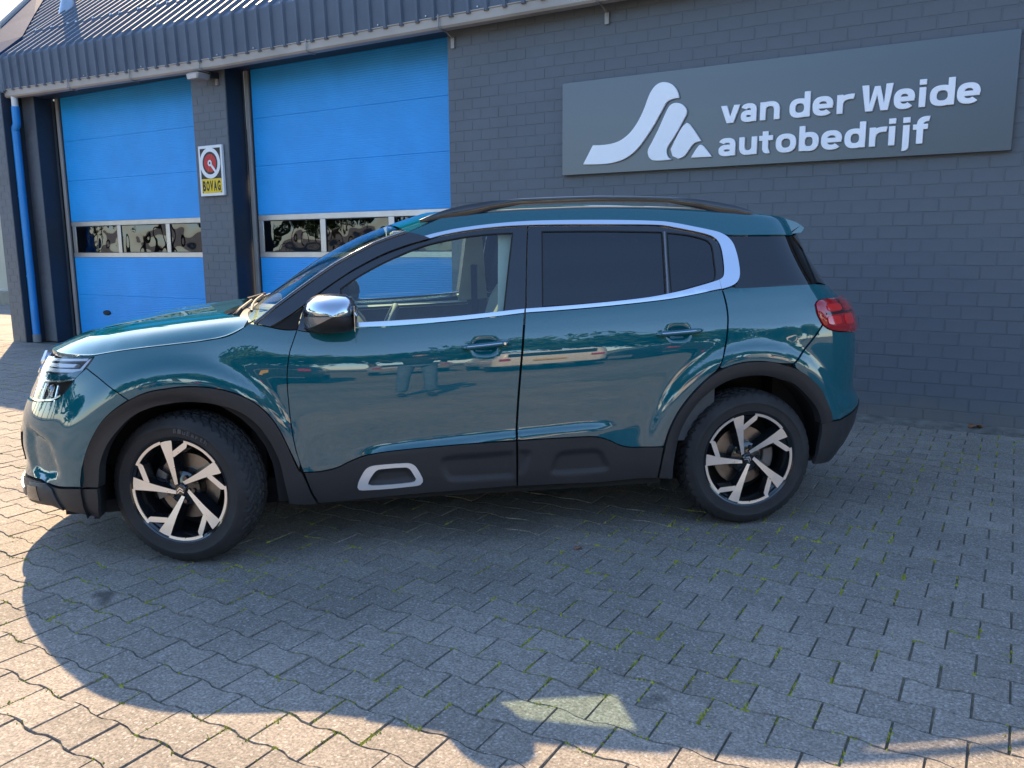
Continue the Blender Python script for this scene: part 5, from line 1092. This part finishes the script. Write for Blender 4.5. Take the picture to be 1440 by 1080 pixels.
# roof front header between screen and roof
# rear spoiler over the tail window
q = MB(); n = 21; sec = []
for t in np.linspace(-1, 1, n):
    yb = float(body_xyz(3.14, 1.50)[1]); y = (yb - .005) * t * (1 if abs(t) < .9 else 1); e = 1 - .35 * abs(t) ** 6
    pz = roofpt(len(UE) - 1, t); x0, z0 = pz[0] - .01, pz[2]; x1 = 3.222 - .09 * abs(t) ** 3
    q.v += [(x0, pz[1], z0 - .001), ((x0 + x1) / 2, y, z0 - .013 - .01 * abs(t)), (x1 - .02, y, 1.515 + .020 * (1 - t * t)), (x1, y, 1.502 + .020 * (1 - t * t)), (x1 - .015, y, 1.478 + .02 * (1 - t * t)), (x1 - .10, y, 1.468 + .015 * (1 - t * t)), (x0 + .02, y, 1.465)]
q.f = [(i * 7 + j, i * 7 + j + 1, (i + 1) * 7 + j + 1, (i + 1) * 7 + j) for i in range(n - 1) for j in range(6)] + [tuple(range(7)), tuple((n - 1) * 7 + j for j in range(7))[::-1]]
q.build('roof_spoiler', M_PAINT, car, True)
# ---- roof rails
M_RAIL = mat('rail_black', (.020, .020, .024), .28, .1, coat=.5)
for s in (-1, 1):
    ux = np.array([1.12, 1.17, 1.25, 1.35, 1.47, 1.62, 1.80, 2.0, 2.2, 2.38, 2.52, 2.64, 2.74, 2.81, 2.84]); rz = np.interp(ux, *ROOFZ)
    lift = np.array([-.004, .012, .032, .044, .050, .053, .054, .055, .055, .054, .050, .042, .030, .016, .004])
    wid = np.array([.008, .012, .014, .015, .015, .014, .0135, .0135, .0135, .0145, .015, .015, .014, .011, .006])
    vt = []; n = 10
    for i, x in enumerate(ux):
        zt = rz[i] + .018 + lift[i]; zb_ = rz[i] + .010 + (lift[i] - .024 if 5 <= i <= 9 else (-.012 if i < 4 or i > 10 else (lift[i] - .03) * .6)); zb_ = min(zb_, zt - .012); yc = .625 if 1 < i < 13 else .628
        for k in range(n):
            a = 2 * math.pi * k / n; vt.append((x, s * (yc + wid[i] * math.copysign(abs(math.cos(a)) ** .7, math.cos(a))), (zt + zb_) / 2 + (zt - zb_) / 2 * math.copysign(abs(math.sin(a)) ** .7, math.sin(a))))
    m_ = len(ux); q = MB().add(vt, [(i * n + k, i * n + (k + 1) % n, (i + 1) * n + (k + 1) % n, (i + 1) * n + k) for i in range(m_ - 1) for k in range(n)] + [tuple(range(n)), tuple((m_ - 1) * n + k for k in range(n))])
    rl = q.build('roof_rail', M_RAIL, car, True)
    q = MB(); n = 8; vt = []
    for x in np.linspace(1.45, 2.62, 24):
        z = float(np.interp(x, *ROOFZ)) + .0145
        for k in range(n): a = 2 * math.pi * k / n; vt.append((x, s * (.622 + .012 * math.cos(a)), z + .007 * math.sin(a)))
    q.add(vt, [(i * n + k, i * n + (k + 1) % n, (i + 1) * n + (k + 1) % n, (i + 1) * n + k) for i in range(23) for k in range(n)]); q.build('rail_base', mat('rail_grey', (.28, .26, .24), .45, .4), rl, True)
# ---- door handles
def handle(u0, z0, u1, z1, par):
    for sd_, po in zip((1, -1), par):
        s = -1 if sd_ == 1 else 1; vt = []; n = 12; N_ = 16
        for i, t in enumerate(np.linspace(0, 1, N_)):
            u, z = u0 + (u1 - u0) * t, z0 + (z1 - z0) * t; p = body_xyz(u, z); e = max(0.0, 1 - abs(2 * t - 1) ** 5); h = .0120 * e ** .6 + .002; d = .011 * e ** .5 + .003; o_ = .006 + .020 * e ** .7
            for k in range(n):
                a = 2 * math.pi * k / n; vt.append((p[0], s * (p[1] + o_ - .010 + d * math.cos(a)), p[2] + h * math.sin(a)))
        q = MB().add(vt, [(i * n + k, i * n + (k + 1) % n, (i + 1) * n + (k + 1) % n, (i + 1) * n + k) for i in range(N_ - 1) for k in range(n)] + [tuple(range(n)), tuple((N_ - 1) * n + k for k in range(n))])
        ho_ = q.build('door_handle', M_PAINT, po, True); sp_ = []
        for t in np.linspace(.12, .80, 10):
            p = body_xyz(u0 + (u1 - u0) * t, z0 + (z1 - z0) * t); e = max(0.0, 1 - abs(2 * t - 1) ** 5); sp_.append((p[0], s * (p[1] + .006 + .020 * e ** .7 - .010 + .011 * e ** .5 + .0012), p[2] + .003))
        MB().tube(sp_, .0035, 6).build('handle_glint', M_CHROME, ho_, True)  # chrome tube standing in for the bright reflection along the body-coloured handle
        if u0 < 2 and sd_ == 1:
            p = body_xyz(u0 + (u1 - u0) * .86, z0 + (z1 - z0) * .86); MB().revolve([(0, -.002), (.006, -.002), (.0075, 0), (.0075, .004)], 16).xf(Matrix.Translation((p[0], s * (p[1] + .0275), p[2]))).build('key_lock', M_CHROME, po, True)
handle(1.274, .9562, 1.512, .9758, doors_f); handle(2.214, .9945, 2.461, 1.0096, doors_r)
# ---- lights
def lit_panel(name, poly, m, off, **k): return panel(name, None, m, off, poly=poly, smooth=False, gap=.001, **k)
M_LENS = thin_glass('lamp_cover', (.80, .82, .85), .02)
M_LAMPW = mat('lamp_white', (.50, .51, .54), .25, .3); M_REFL = mat('lamp_reflector', (.34, .34, .35), .22, 1.0); M_LAMPD = mat('lamp_dark', (.05, .05, .055), .35, .3)
hb = [(-.66, .925), (-.55, .935), (-.42, .944), (-.302, .955), (-.288, .948), (-.306, .908), (-.345, .858), (-.372, .809), (-.405, .772), (-.448, .752), (-.56, .735), (-.68, .728), (-.70, .76), (-.68, .82)]
hd = panel('headlight', None, M_LAMPD, -.045, .0, poly=hb, smooth=False, gap=0)
for sd_, ho in zip((1, -1), hd):
    K = dict(parent=ho, sides=(sd_,), grid=.02)
    # upper daylight blade: bright frame with two bars
    panel('light_bar', None, M_LAMPW, -.012, .03, poly=[(-.66, .924), (-.50, .936), (-.318, .948), (-.322, .938), (-.50, .925), (-.655, .913)], smooth=False, gap=.0, **K)
    panel('light_bar', None, M_LAMPW, -.012, .03, poly=[(-.64, .905), (-.52, .913), (-.372, .921), (-.385, .905), (-.52, .896), (-.64, .888)], smooth=False, gap=.0, **K)
    panel('light_bar', None, M_LAMPW, -.012, .03, poly=[(-.66, .884), (-.52, .890), (-.345, .901), (-.318, .940), (-.304, .950), (-.306, .940), (-.330, .897), (-.348, .886), (-.52, .874), (-.66, .868)], smooth=False, gap=.0, **K)
    panel('light_blade', None, M_PAINT, -.002, .03, poly=[(-.685, .858), (-.55, .862), (-.40, .874), (-.312, .898), (-.340, .862), (-.42, .846), (-.55, .836), (-.68, .828)], smooth=False, gap=.0, **K)
    panel('light_trim', None, M_CHROME, -.001, .02, poly=[(-.69, .828), (-.55, .834), (-.42, .844), (-.345, .858), (-.350, .850), (-.42, .836), (-.55, .826), (-.69, .820)], smooth=False, gap=.0, **K)
    panel('light_trim', None, M_CHROME, -.004, .02, poly=[(-.70, .735), (-.56, .742), (-.45, .760), (-.405, .782), (-.402, .774), (-.448, .751), (-.56, .733), (-.70, .726)], smooth=False, gap=.0, **K)
    panel('reflector', None, M_REFL, -.034, .0, poly=[(-.60, .745), (-.46, .765), (-.40, .80), (-.37, .838), (-.47, .826), (-.60, .816)], smooth=False, gap=.0, **K)
    s = -1 if sd_ == 1 else 1
    for u in (-.50, -.60):
        p = body_xyz(u, .787) ; nn = body_normal(u, .787); q = MB().revolve([(.032, .006), (.030, .0), (.024, -.006), (.0, -.014)], 20); d = Vector((nn[0], s * nn[1], nn[2])); d2 = (d + Vector((-.9, 0, 0))).normalized()
        q.xf(Matrix.Translation((p[0] - d[0] * .022, s * p[1] - d[1] * .022, p[2])) @ d2.to_track_quat('-Y', 'Z').to_matrix().to_4x4()); q.build('lamp_projector', mat('projector', (.25, .27, .30), .04, 1.0), ho, True)
    for u in (-.44, -.55, -.645): body_tube([(u, .746), (u - .004, .82)], .006, 'lamp_rib', M_CHROME, -.014, parent=ho, sides=(sd_,))
    panel('lamp_cover', None, M_LENS, .001, .0, poly=hb, smooth=False, gap=.0, **K)
M_TRED = bpy.data.materials.new('tail_red'); n_, l_ = nodes_of(M_TRED); p_ = n_['Principled BSDF']; p_.inputs['Base Color'].default_value = (.30, .004, .010, 1); p_.inputs['Roughness'].default_value = .12; p_.inputs['Coat Weight'].default_value = 1; p_.inputs['Coat Roughness'].default_value = .02
tv = n_.new('ShaderNodeTexNoise'); tv.inputs['Scale'].default_value = 30; tr_ = n_.new('ShaderNodeMapRange'); tr_.inputs[3].default_value = .6; tr_.inputs[4].default_value = 1.3; tx = n_.new('ShaderNodeMix'); tx.data_type = 'RGBA'; tx.blend_type = 'MULTIPLY'; tx.inputs[0].default_value = 1; tx.inputs[6].default_value = (.36, .004, .010, 1)
l_.new(tv.outputs[0], tr_.inputs[0]); l_.new(tr_.outputs[0], tx.inputs[7]); l_.new(tx.outputs[2], p_.inputs['Base Color'])
tl = panel('tail_light', 'tail_light', M_TRED, .008, .03, gap=.001, dome=.012, grid=.014)
for sd_, to in zip((1, -1), tl):
    for (u, z, a, b) in ((3.075, 1.035, .045, .020), (3.20, 1.035, .050, .026), (3.10, 1.095, .055, .016)):
        panel('lamp_cell', None, mat('tail_cell', (.62, .016, .014), .1, coat=1), .024, .012, poly=sup(u, z, a, b, 20, 4), smooth=False, gap=0, parent=to, sides=(sd_,), grid=.014)
    panel('lamp_shade', None, mat('tail_dark', (.03, .003, .006), .1, coat=1), .0235, .01, poly=[(3.03, 1.072), (3.14, 1.078), (3.16, 1.13), (3.175, 1.13), (3.165, 1.075), (3.28, 1.072), (3.28, 1.066), (3.03, 1.062)], smooth=False, gap=0, parent=to, sides=(sd_,), grid=.02)
# ---- grille and badge across the nose, number plates
for z0, z1 in ((.885, .905), (.845, .862)): panel('grille_bar', None, M_CHROME, .004, .02, poly=[(F0, z0), (-.70, z0 - .004), (-.70, z1 - .004), (F0, z1)], smooth=False, gap=0, one=True)
panel('grille', None, M_GLOSS, -.01, .0, poly=[(F0, .72), (-.68, .73), (-.69, .92), (F0, .93)], smooth=False, gap=0, one=True)
panel('lower_grille', None, M_MATT, .006, .01, poly=[(F0, .40), (-.74, .41), (-.70, .56), (F0, .58)], smooth=False, gap=0, one=True)
panel('skid_plate', None, mat('satin_silver', (.62, .62, .64), .38, .6), .012, .02, poly=[(F0, .235), (-.70, .245), (-.66, .30), (F0, .315)], smooth=False, gap=0, one=True)
panel('fog_lamp_pod', None, M_CLD, .012, .03, poly=[(-.60, .255), (-.42, .27), (-.36, .262), (-.415, .35), (-.46, .368), (-.58, .35)], smooth=False, gap=0, dome=.008, grid=.016)
panel('fog_lamp', None, M_GLOSS, .022, .02, poly=[(-.57, .275), (-.475, .285), (-.50, .345), (-.57, .335)], smooth=False, gap=0, grid=.016)
q = MB()
for k in range(2): q.prism([(-.075, .80 + .03 * k), (0, .845 + .03 * k), (.075, .80 + .03 * k), (.075, .818 + .03 * k), (0, .865 + .03 * k), (-.075, .818 + .03 * k)], 0, .012, 'yz')
q.v = [(-.812 + .0 - v[0], v[1], v[2]) for v in q.v]; q.build('front_badge', M_CHROME, car)
MB().box(3.585, 3.60, -.26, .26, .72, .83).build('number_plate', mat('plate_yellow', (.70, .42, .01), .4), car)
# ---- mirrors
for s in (-1, 1):
    mq = MB(); n = 20; secs = []
    # housing: rounded shell swept outwards along y, widest in the middle
    for i, t in enumerate(np.linspace(0, 1, 15)):
        y = .885 + .215 * t; k = math.sqrt(max(0.0, 1 - max(0, (t - .12) / .88) ** 2.6)) * (1 if t > .12 else .82 + 1.5 * t); a, b = .112 * k + .004, .092 * k + .004; cx_, cz_ = .690 + .018 * t, 1.115 + .012 * t
        for j in range(n):
            w = 2 * math.pi * j / n; cw, sw = math.cos(w), math.sin(w); xx = cx_ + a * math.copysign(abs(cw) ** (.75 if cw < 0 else .45), cw) * (1 if cw > 0 else 1.0); zz = cz_ + b * math.copysign(abs(sw) ** .8, sw) * (1 if sw > 0 else .80)
            secs.append((xx, s * y, zz))
    F_ = [(i * n + j, i * n + (j + 1) % n, (i + 1) * n + (j + 1) % n, (i + 1) * n + j) for i in range(14) for j in range(n)] + [tuple(range(n)), tuple(14 * n + j for j in range(n))]
    lo = MB().add(secs, F_); mo = lo.build('mirror', M_CLD, car, True)
    # chrome cap hugs the upper half
    cp = [(x + (.004 if False else 0), y + s * .0025, z) for x, y, z in secs]; vs_ = []; c0 = np.array([.699, s * .98, 1.12])
    for v_ in secs: d = np.array(v_) - c0; vs_.append(tuple(c0 + d * 1.035))
    js = [j for j in range(n) if -.02 <= math.sin(2 * math.pi * j / n)]
    fc = [(i * n + j, i * n + j + 1, (i + 1) * n + j + 1, (i + 1) * n + j) for i in range(2, 14) for j in js[:-1]] + [tuple(14 * n + j for j in js)]
    o = mesh('mirror_cap', vs_, fc, M_MIRCAP, mo, True); md = o.modifiers.new('t', 'SOLIDIFY'); md.thickness = .004; md.offset = -1
    js2 = [j for j in range(n) if math.cos(2 * math.pi * j / n) < .2 and -.65 < math.sin(2 * math.pi * j / n) <= .02]
    fc = [(i * n + j, i * n + j + 1, (i + 1) * n + j + 1, (i + 1) * n + j) for i in range(4, 14) for j in js2 if j + 1 in js2]
    if fc: o = mesh('turn_signal', [tuple(c0 + (np.array(v_) - c0) * 1.028) for v_ in secs], fc, mat('signal_lens', (.22, .21, .21), .2, .3, coat=1), mo, True)
    q = MB().tube([(.60, s * .86, 1.065), (.63, s * .90, 1.055), (.67, s * .95, 1.058)], [.035, .030, .034], 12); q.v = [(a, b, 1.06 + (c - 1.06) * .62) for a, b, c in q.v]; q.build('mirror_arm', M_CLD, mo, True)
    q = MB().box(.797, .800, s * .92 - .0, s * 1.06, 1.06, 1.17); q.build('mirror_glass', mat('mirror_glass', (.6, .62, .65), .02, 1.0), mo)
# ---- cabin
M_DASH = mat('dash_dark', (.075, .085, .095), .75, var=.1, vscale=20); M_SEAT = mat('seat_fabric', (.20, .20, .195), .95, var=.12, vscale=60, bump=.2, bscale=300); M_BEIGE = mat('trim_beige', (.52, .47, .38), .7, var=.05)
for nm, x0, x1, ztop in (('door_trim', .50, 1.56, 1.09), ('door_trim', 1.60, 2.55, 1.13)):
    ps = panel(nm, None, M_DASH, -.075, .0, poly=[(x0, .45), (x1, .45), (x1, ztop), (x0, ztop - .035)], smooth=False, gap=0, grid=.1)
    for sd_, po in zip((1, -1), ps): panel('armrest_trim', None, M_BEIGE, -.062, .03, poly=[(x0 + .06, ztop - .055), (x1 - .04, ztop - .028), (x1 - .04, ztop - .004), (x0 + .06, ztop - .030)], smooth=False, gap=0, grid=.05, parent=po, sides=(sd_,))
for sd_ in (1, -1):
    panel('b_pillar_trim', None, M_LIN, -.055, .0, poly=[(1.46, 1.08), (1.66, 1.09), (1.60, 1.52), (1.50, 1.52)], smooth=False, gap=0, sides=(sd_,), grid=.06)
    panel('c_pillar_trim', None, M_LIN, -.055, .0, poly=[(2.52, 1.16), (3.05, 1.18), (3.0, 1.46), (2.62, 1.46)], smooth=False, gap=0, sides=(sd_,), grid=.08)
    s = -1 if sd_ == 1 else 1
    MB().box(1.535, 1.575, s * .70 - .004, s * .70 + .004, .95, 1.30).build('seat_belt', M_MATT, car); 
soft(MB().prism([(.42, .55), (.90, .52), (.92, .80), (.84, .98), (.78, 1.045), (.55, 1.075), (.36, 1.062)], -.78, .78).build('dashboard', M_DASH, car), .03, 3)
soft(MB().prism([(.76, 1.03), (.56, 1.085), (.50, 1.08), (.56, 1.06)], -.64, -.22).build('instrument_hood', M_DASH, car), .02, 2)
MB().box(-.2, 3.2, -.74, .74, .27, .34).build('cabin_floor', M_MATT, car)
MB().box(2.95, 3.30, -.70, .70, .34, 1.05).build('boot_cover', M_MATT, car)
MB().box(.30, .36, -.74, .74, .3, 1.0).build('bulkhead', M_MATT, car)
sw = empty('steering_pose')
bpy.data.objects.remove(sw)
MW = Matrix.Translation((.93, -.37, .955)) @ Matrix.Rotation(math.radians(-66), 4, 'Y')
prof = [(.178 + .015 * math.cos(a), .017 * math.sin(a)) for a in np.linspace(0, 2 * math.pi, 10, endpoint=False)]
swo = MB().revolve(prof, 40, 'z', True).xf(MW).build('steering_wheel', M_DASH, car, True)
soft(MB().box(-.17, .17, -.018, .018, -.02, .012).xf(MW).build('wheel_spoke', M_GLOSS, swo), .006); soft(MB().box(-.065, .065, -.075, .075, -.03, .022).xf(MW).build('airbag_pad', M_DASH, swo), .02, 3); soft(MB().box(-.015, .015, -.015, .17, -.018, .012).xf(MW @ Matrix.Rotation(math.radians(180), 4, 'Z')).build('wheel_spoke', M_GLOSS, swo), .006)
def seat(x, y, w, rear=False):
    c = soft(MB().prism([(x - .50, .40), (x + .04, .36), (x + .08, .50), (x - .02, .57), (x - .44, .62), (x - .53, .58)], y - w / 2, y + w / 2).build('seat', M_SEAT, car), .05, 3)
    soft(MB().prism([(x - .07, .52), (x + .09, .48), (x + .30, 1.13), (x + .26, 1.20), (x + .17, 1.19), (x + .12, 1.10)], y - w / 2 + .015, y + w / 2 - .015).build('backrest', M_SEAT, c), .05, 3)
    for yy in ((y,) if not rear else (y - w * .3, y + w * .3)):
        soft(MB().prism([(x + .20, 1.215), (x + .30, 1.215), (x + .335, 1.36), (x + .30, 1.40), (x + .245, 1.39)], yy - .13, yy + .13).build('headrest', M_SEAT, c), .035, 3)
        q = MB()
        for d in (-.06, .06): q.tube([(x + .235, yy + d, 1.16), (x + .26, yy + d, 1.24)], .007, 8)
        q.build('headrest_posts', M_CHROME, c)
seat(1.52, -.38, .52); seat(1.52, .38, .52); seat(2.50, 0, 1.34, True)
MB().box(.62, 1.40, -.12, .12, .34, .66).build('centre_console', M_DASH, car)
# rear view mirror, sensor box at the screen top
soft(MB().box(.955, .975, -.12, .12, 1.40, 1.47).build('interior_mirror', M_DASH, car), .008); MB().box(.98, 1.06, -.05, .05, 1.44, 1.52).build('sensor_box', M_DASH, car)
# ---- wheels
TR, TW = .352, .232
M_TYRE = mat('tyre_rubber', (.024, .024, .026), .68, spec=.35, var=.25, vscale=10, bump=.15, bscale=200)
def tyre_mesh():
    prof = [(.236, -.092), (.243, -.100), (.247, -.106), (.252, -.108), (.254, -.107), (.270, -.110), (.288, -.111), (.290, -.1125), (.303, -.110), (.305, -.1085), (.318, -.102), (.330, -.092)]
    tread = [(.3370 + .0125 * (1 - (abs(y) / .086) ** 2.4), y) for y in np.linspace(-.086, .086, 33)]
    P = prof + tread + [(r, -y) for r, y in prof[::-1]]; n = 432; k = len(P); vs = []
    pitch = 2 * math.pi / 46
    for i in range(n):
        w = 2 * math.pi * i / n; c, s = math.cos(w), math.sin(w)
        for j, (r, y) in enumerate(P):
            if len(prof) <= j < len(prof) + 33:
                ph = ((w + abs(y) * 2.6 + .02 * (math.sin(abs(y) * 90))) / pitch) % 1.0; g = 0
                if ph < .26: g = .008
                sub = ((w + abs(y) * 2.6) / pitch * 3 + .5) % 1.0
                if g == 0 and sub < .2 and abs(y) < .09: g = .0022
                for yy in (.019, .050): 
                    if abs(abs(y) - yy) < .0035: g = .010
                r = r - g
            elif .316 < r < .343:
                ph = ((w + .09 * 2.6) / pitch) % 1.0
                if ph < .28: r -= .0015
            vs.append((r * c, y, r * s))
    fs = [(i * k + j, ((i + 1) % n) * k + j, ((i + 1) % n) * k + j + 1, i * k + j + 1) for i in range(n) for j in range(k - 1)]
    # fine ribs on the side wall
    me = bpy.data.meshes.new('tyre'); me.from_pydata(vs, [], [f[::-1] for f in fs]); me.materials.append(M_TYRE); me.polygons.foreach_set('use_smooth', [True] * len(me.polygons)); me.set_sharp_from_angle(angle=math.radians(35)); return me
TYRE = tyre_mesh()
M_RIMD = mat('rim_gloss_black', (.010, .011, .013), .14, .1, coat=.8); M_RIMS = mat('rim_machined', (.76, .76, .77), .32, .9, rvar=.05, vscale=30)
RR = .238
def rot2(p, a): return (p[0] * math.cos(a) - p[1] * math.sin(a), p[0] * math.sin(a) + p[1] * math.cos(a))
SP_FACE = [(.11, .108), (.30, .098), (.52, .090), (.74, .092), (.93, .100), (.965, .104), (.968, -.03), (.958, -.145), (.93, -.145), (.74, -.088), (.53, -.040), (.30, .004), (.115, .040)]
HOOK = [(.868, -.400), (.855, -.440), (.80, -.430), (.757, -.400), (.635, -.075), (.70, -.060), (.748, -.085), (.845, -.33)]
def plate(poly, y_front, y_back, grow, dish=0.0, scale=RR):
    """bevelled plate facing -y: bright front, walls widening to the back"""
    n = len(poly); A = 1 if area(poly) > 0 else -1; back = shrink(poly, -grow / scale) if grow else poly
    yf = lambda p: y_front + dish * (1 - min(1, math.hypot(*p))) ** 1.2
    fr = [(p[0] * scale, yf(p), p[1] * scale) for p in poly]; bk = [(p[0] * scale, y_back, p[1] * scale) for p in back]
    return fr, bk
def build_wheel(xc, side, steer, spin):
    s = -1 if side == 1 else 1          # outer face towards -y for the near side
    w = MB().revolve([(.236, -.100), (.243, -.104), (.243, -.098), (.232, -.088), (.222, -.070), (.214, -.03), (.210, .06), (.214, .095), (.225, .1), (.225, .102), (.205, .100), (.203, .0), (.208, -.06), (.222, -.095)], 64).build('wheel', M_RIMD, car, True)
    w.location = (xc, s * .812, .347); w.rotation_euler = (0, 0, steer if side == 1 else math.pi + steer)
    t = link(bpy.data.objects.new('tyre', TYRE), w)
    for k in range(5):
        a = spin + k * 2 * math.pi / 5
        for nm, poly, yf, yb, grow, dish in (('spoke', SP_FACE, -.098, -.040, .016, .022), ('spoke_hook', HOOK, -.0975, -.055, .010, .022)):
            fr, bk = plate(poly, yf, yb, grow, dish); n = len(fr); vs = fr + bk; fs = [tuple(range(n))] + [(i, i + n, (i + 1) % n + n, (i + 1) % n) for i in range(n)]
            vs = [(rot2((v[0], v[2]), a)[0], v[1], rot2((v[0], v[2]), a)[1]) for v in vs]
            # the machined face is tessellated as its own material
            o = mesh(nm, vs, fs, None, w, False, mats=[M_RIMS, M_RIMD], fmats=[0] + [1] * n)
            bm = bmesh.new(); bm.from_mesh(o.data); bmesh.ops.recalc_face_normals(bm, faces=bm.faces); bmesh.ops.triangulate(bm, faces=[f for f in bm.faces if len(f.verts) > 4]); bm.to_mesh(o.data); bm.free()
        # thin machined lip between the hook and the next spoke
        q = MB().revolve([(.935 * RR, -.0985), (.988 * RR, -.1000), (.992 * RR, -.090), (.935 * RR, -.080)], 14, closed=True, arc=(a - math.radians(67), a - math.radians(24))); q.build('rim_lip', M_RIMS, w, True)
        q = MB().revolve([(.80 * RR, -.066), (.985 * RR, -.0985), (.985 * RR, -.07), (.80 * RR, -.05)], 10, closed=True, arc=(a - math.radians(25), a + math.radians(5))); q.build('rim_web', M_RIMD, w, True)
        b_ = a + math.radians(36); MB().revolve([(0, -.080), (.0095, -.080), (.011, -.076), (.011, -.045)], 12).xf(Matrix.Translation((.057 * math.cos(b_), 0, .057 * math.sin(b_)))).build('wheel_bolt', M_GLOSS, w, True)
    MB().revolve([(0, -.072), (.05, -.070), (.078, -.058), (.085, -.03), (.085, .0)], 40).build('hub', M_RIMD, w, True)
    cap = MB().revolve([(0, -.090), (.022, -.090), (.0265, -.086), (.0275, -.07)], 32).build('hub_cap', M_GLOSS, w, True)
    q = MB()
    for k in range(2): z = -.013 + .012 * k; q.prism([(-.016, z - .004), (0, z + .008), (.016, z - .004), (.016, z + .0015), (0, z + .0145), (-.016, z + .0015)], -.0925, -.0895)
    if side == 1: q.xf(Matrix.Rotation(math.radians(-8 if xc < 1 else 32), 4, 'Y'))
    q.build('badge', M_CHROME, cap)
    MB().revolve([(.085, -.012), (.152, -.012), (.152, .010), (.085, .010)], 48, closed=True).build('brake_disc', mat('brake_steel', (.26, .22, .19), .4, .9, var=.15, vscale=30), w, True)
    q = MB().revolve([(.105, -.035), (.165, -.035), (.165, .035), (.105, .035)], 10, closed=True, arc=(math.radians(150), math.radians(205)) if xc < 1 else (math.radians(-35), math.radians(15))); soft(q.build('brake_caliper', mat('caliper', (.16, .16, .165), .45, .7), w), .008)
    MB().revolve([(.205, .055), (.10, .05), (.0, .05)], 36).build('backing_plate', M_MATT, w, True, recalc=False)
    return w
STEER = math.radians(-21)
fw = build_wheel(0.028, 1, STEER, math.radians(104)); build_wheel(0.0, -1, STEER, .4)
build_wheel(2.73, 1, 0.0, math.radians(108)); build_wheel(2.73, -1, 0.0, .9)
# raised lettering on the near front tyre
txt = 'BluEarth'
for i, ch in enumerate(txt):
    o = glyph('tyre_letter', ch, (-.008, .008, -.010, .010 if ch in 'BlEth' else .004), -.1135, -.109, mat('tyre_letter', (.06, .06, .065), .6), fw, .02)
    a = math.radians(88 - i * 4.6); o.location = (.277 * math.cos(a), 0, .277 * math.sin(a)); o.rotation_euler = (0, math.pi / 2 - a, 0)
# antenna fin
q = MB(); q.add([(2.86, -.03, 1.595), (2.86, .03, 1.595), (3.02, .035, 1.575), (3.02, -.035, 1.575), (3.0, 0, 1.625)], [(0, 1, 4), (1, 2, 4), (2, 3, 4), (3, 0, 4)]); q.build('antenna_fin', M_PAINT, car, True)
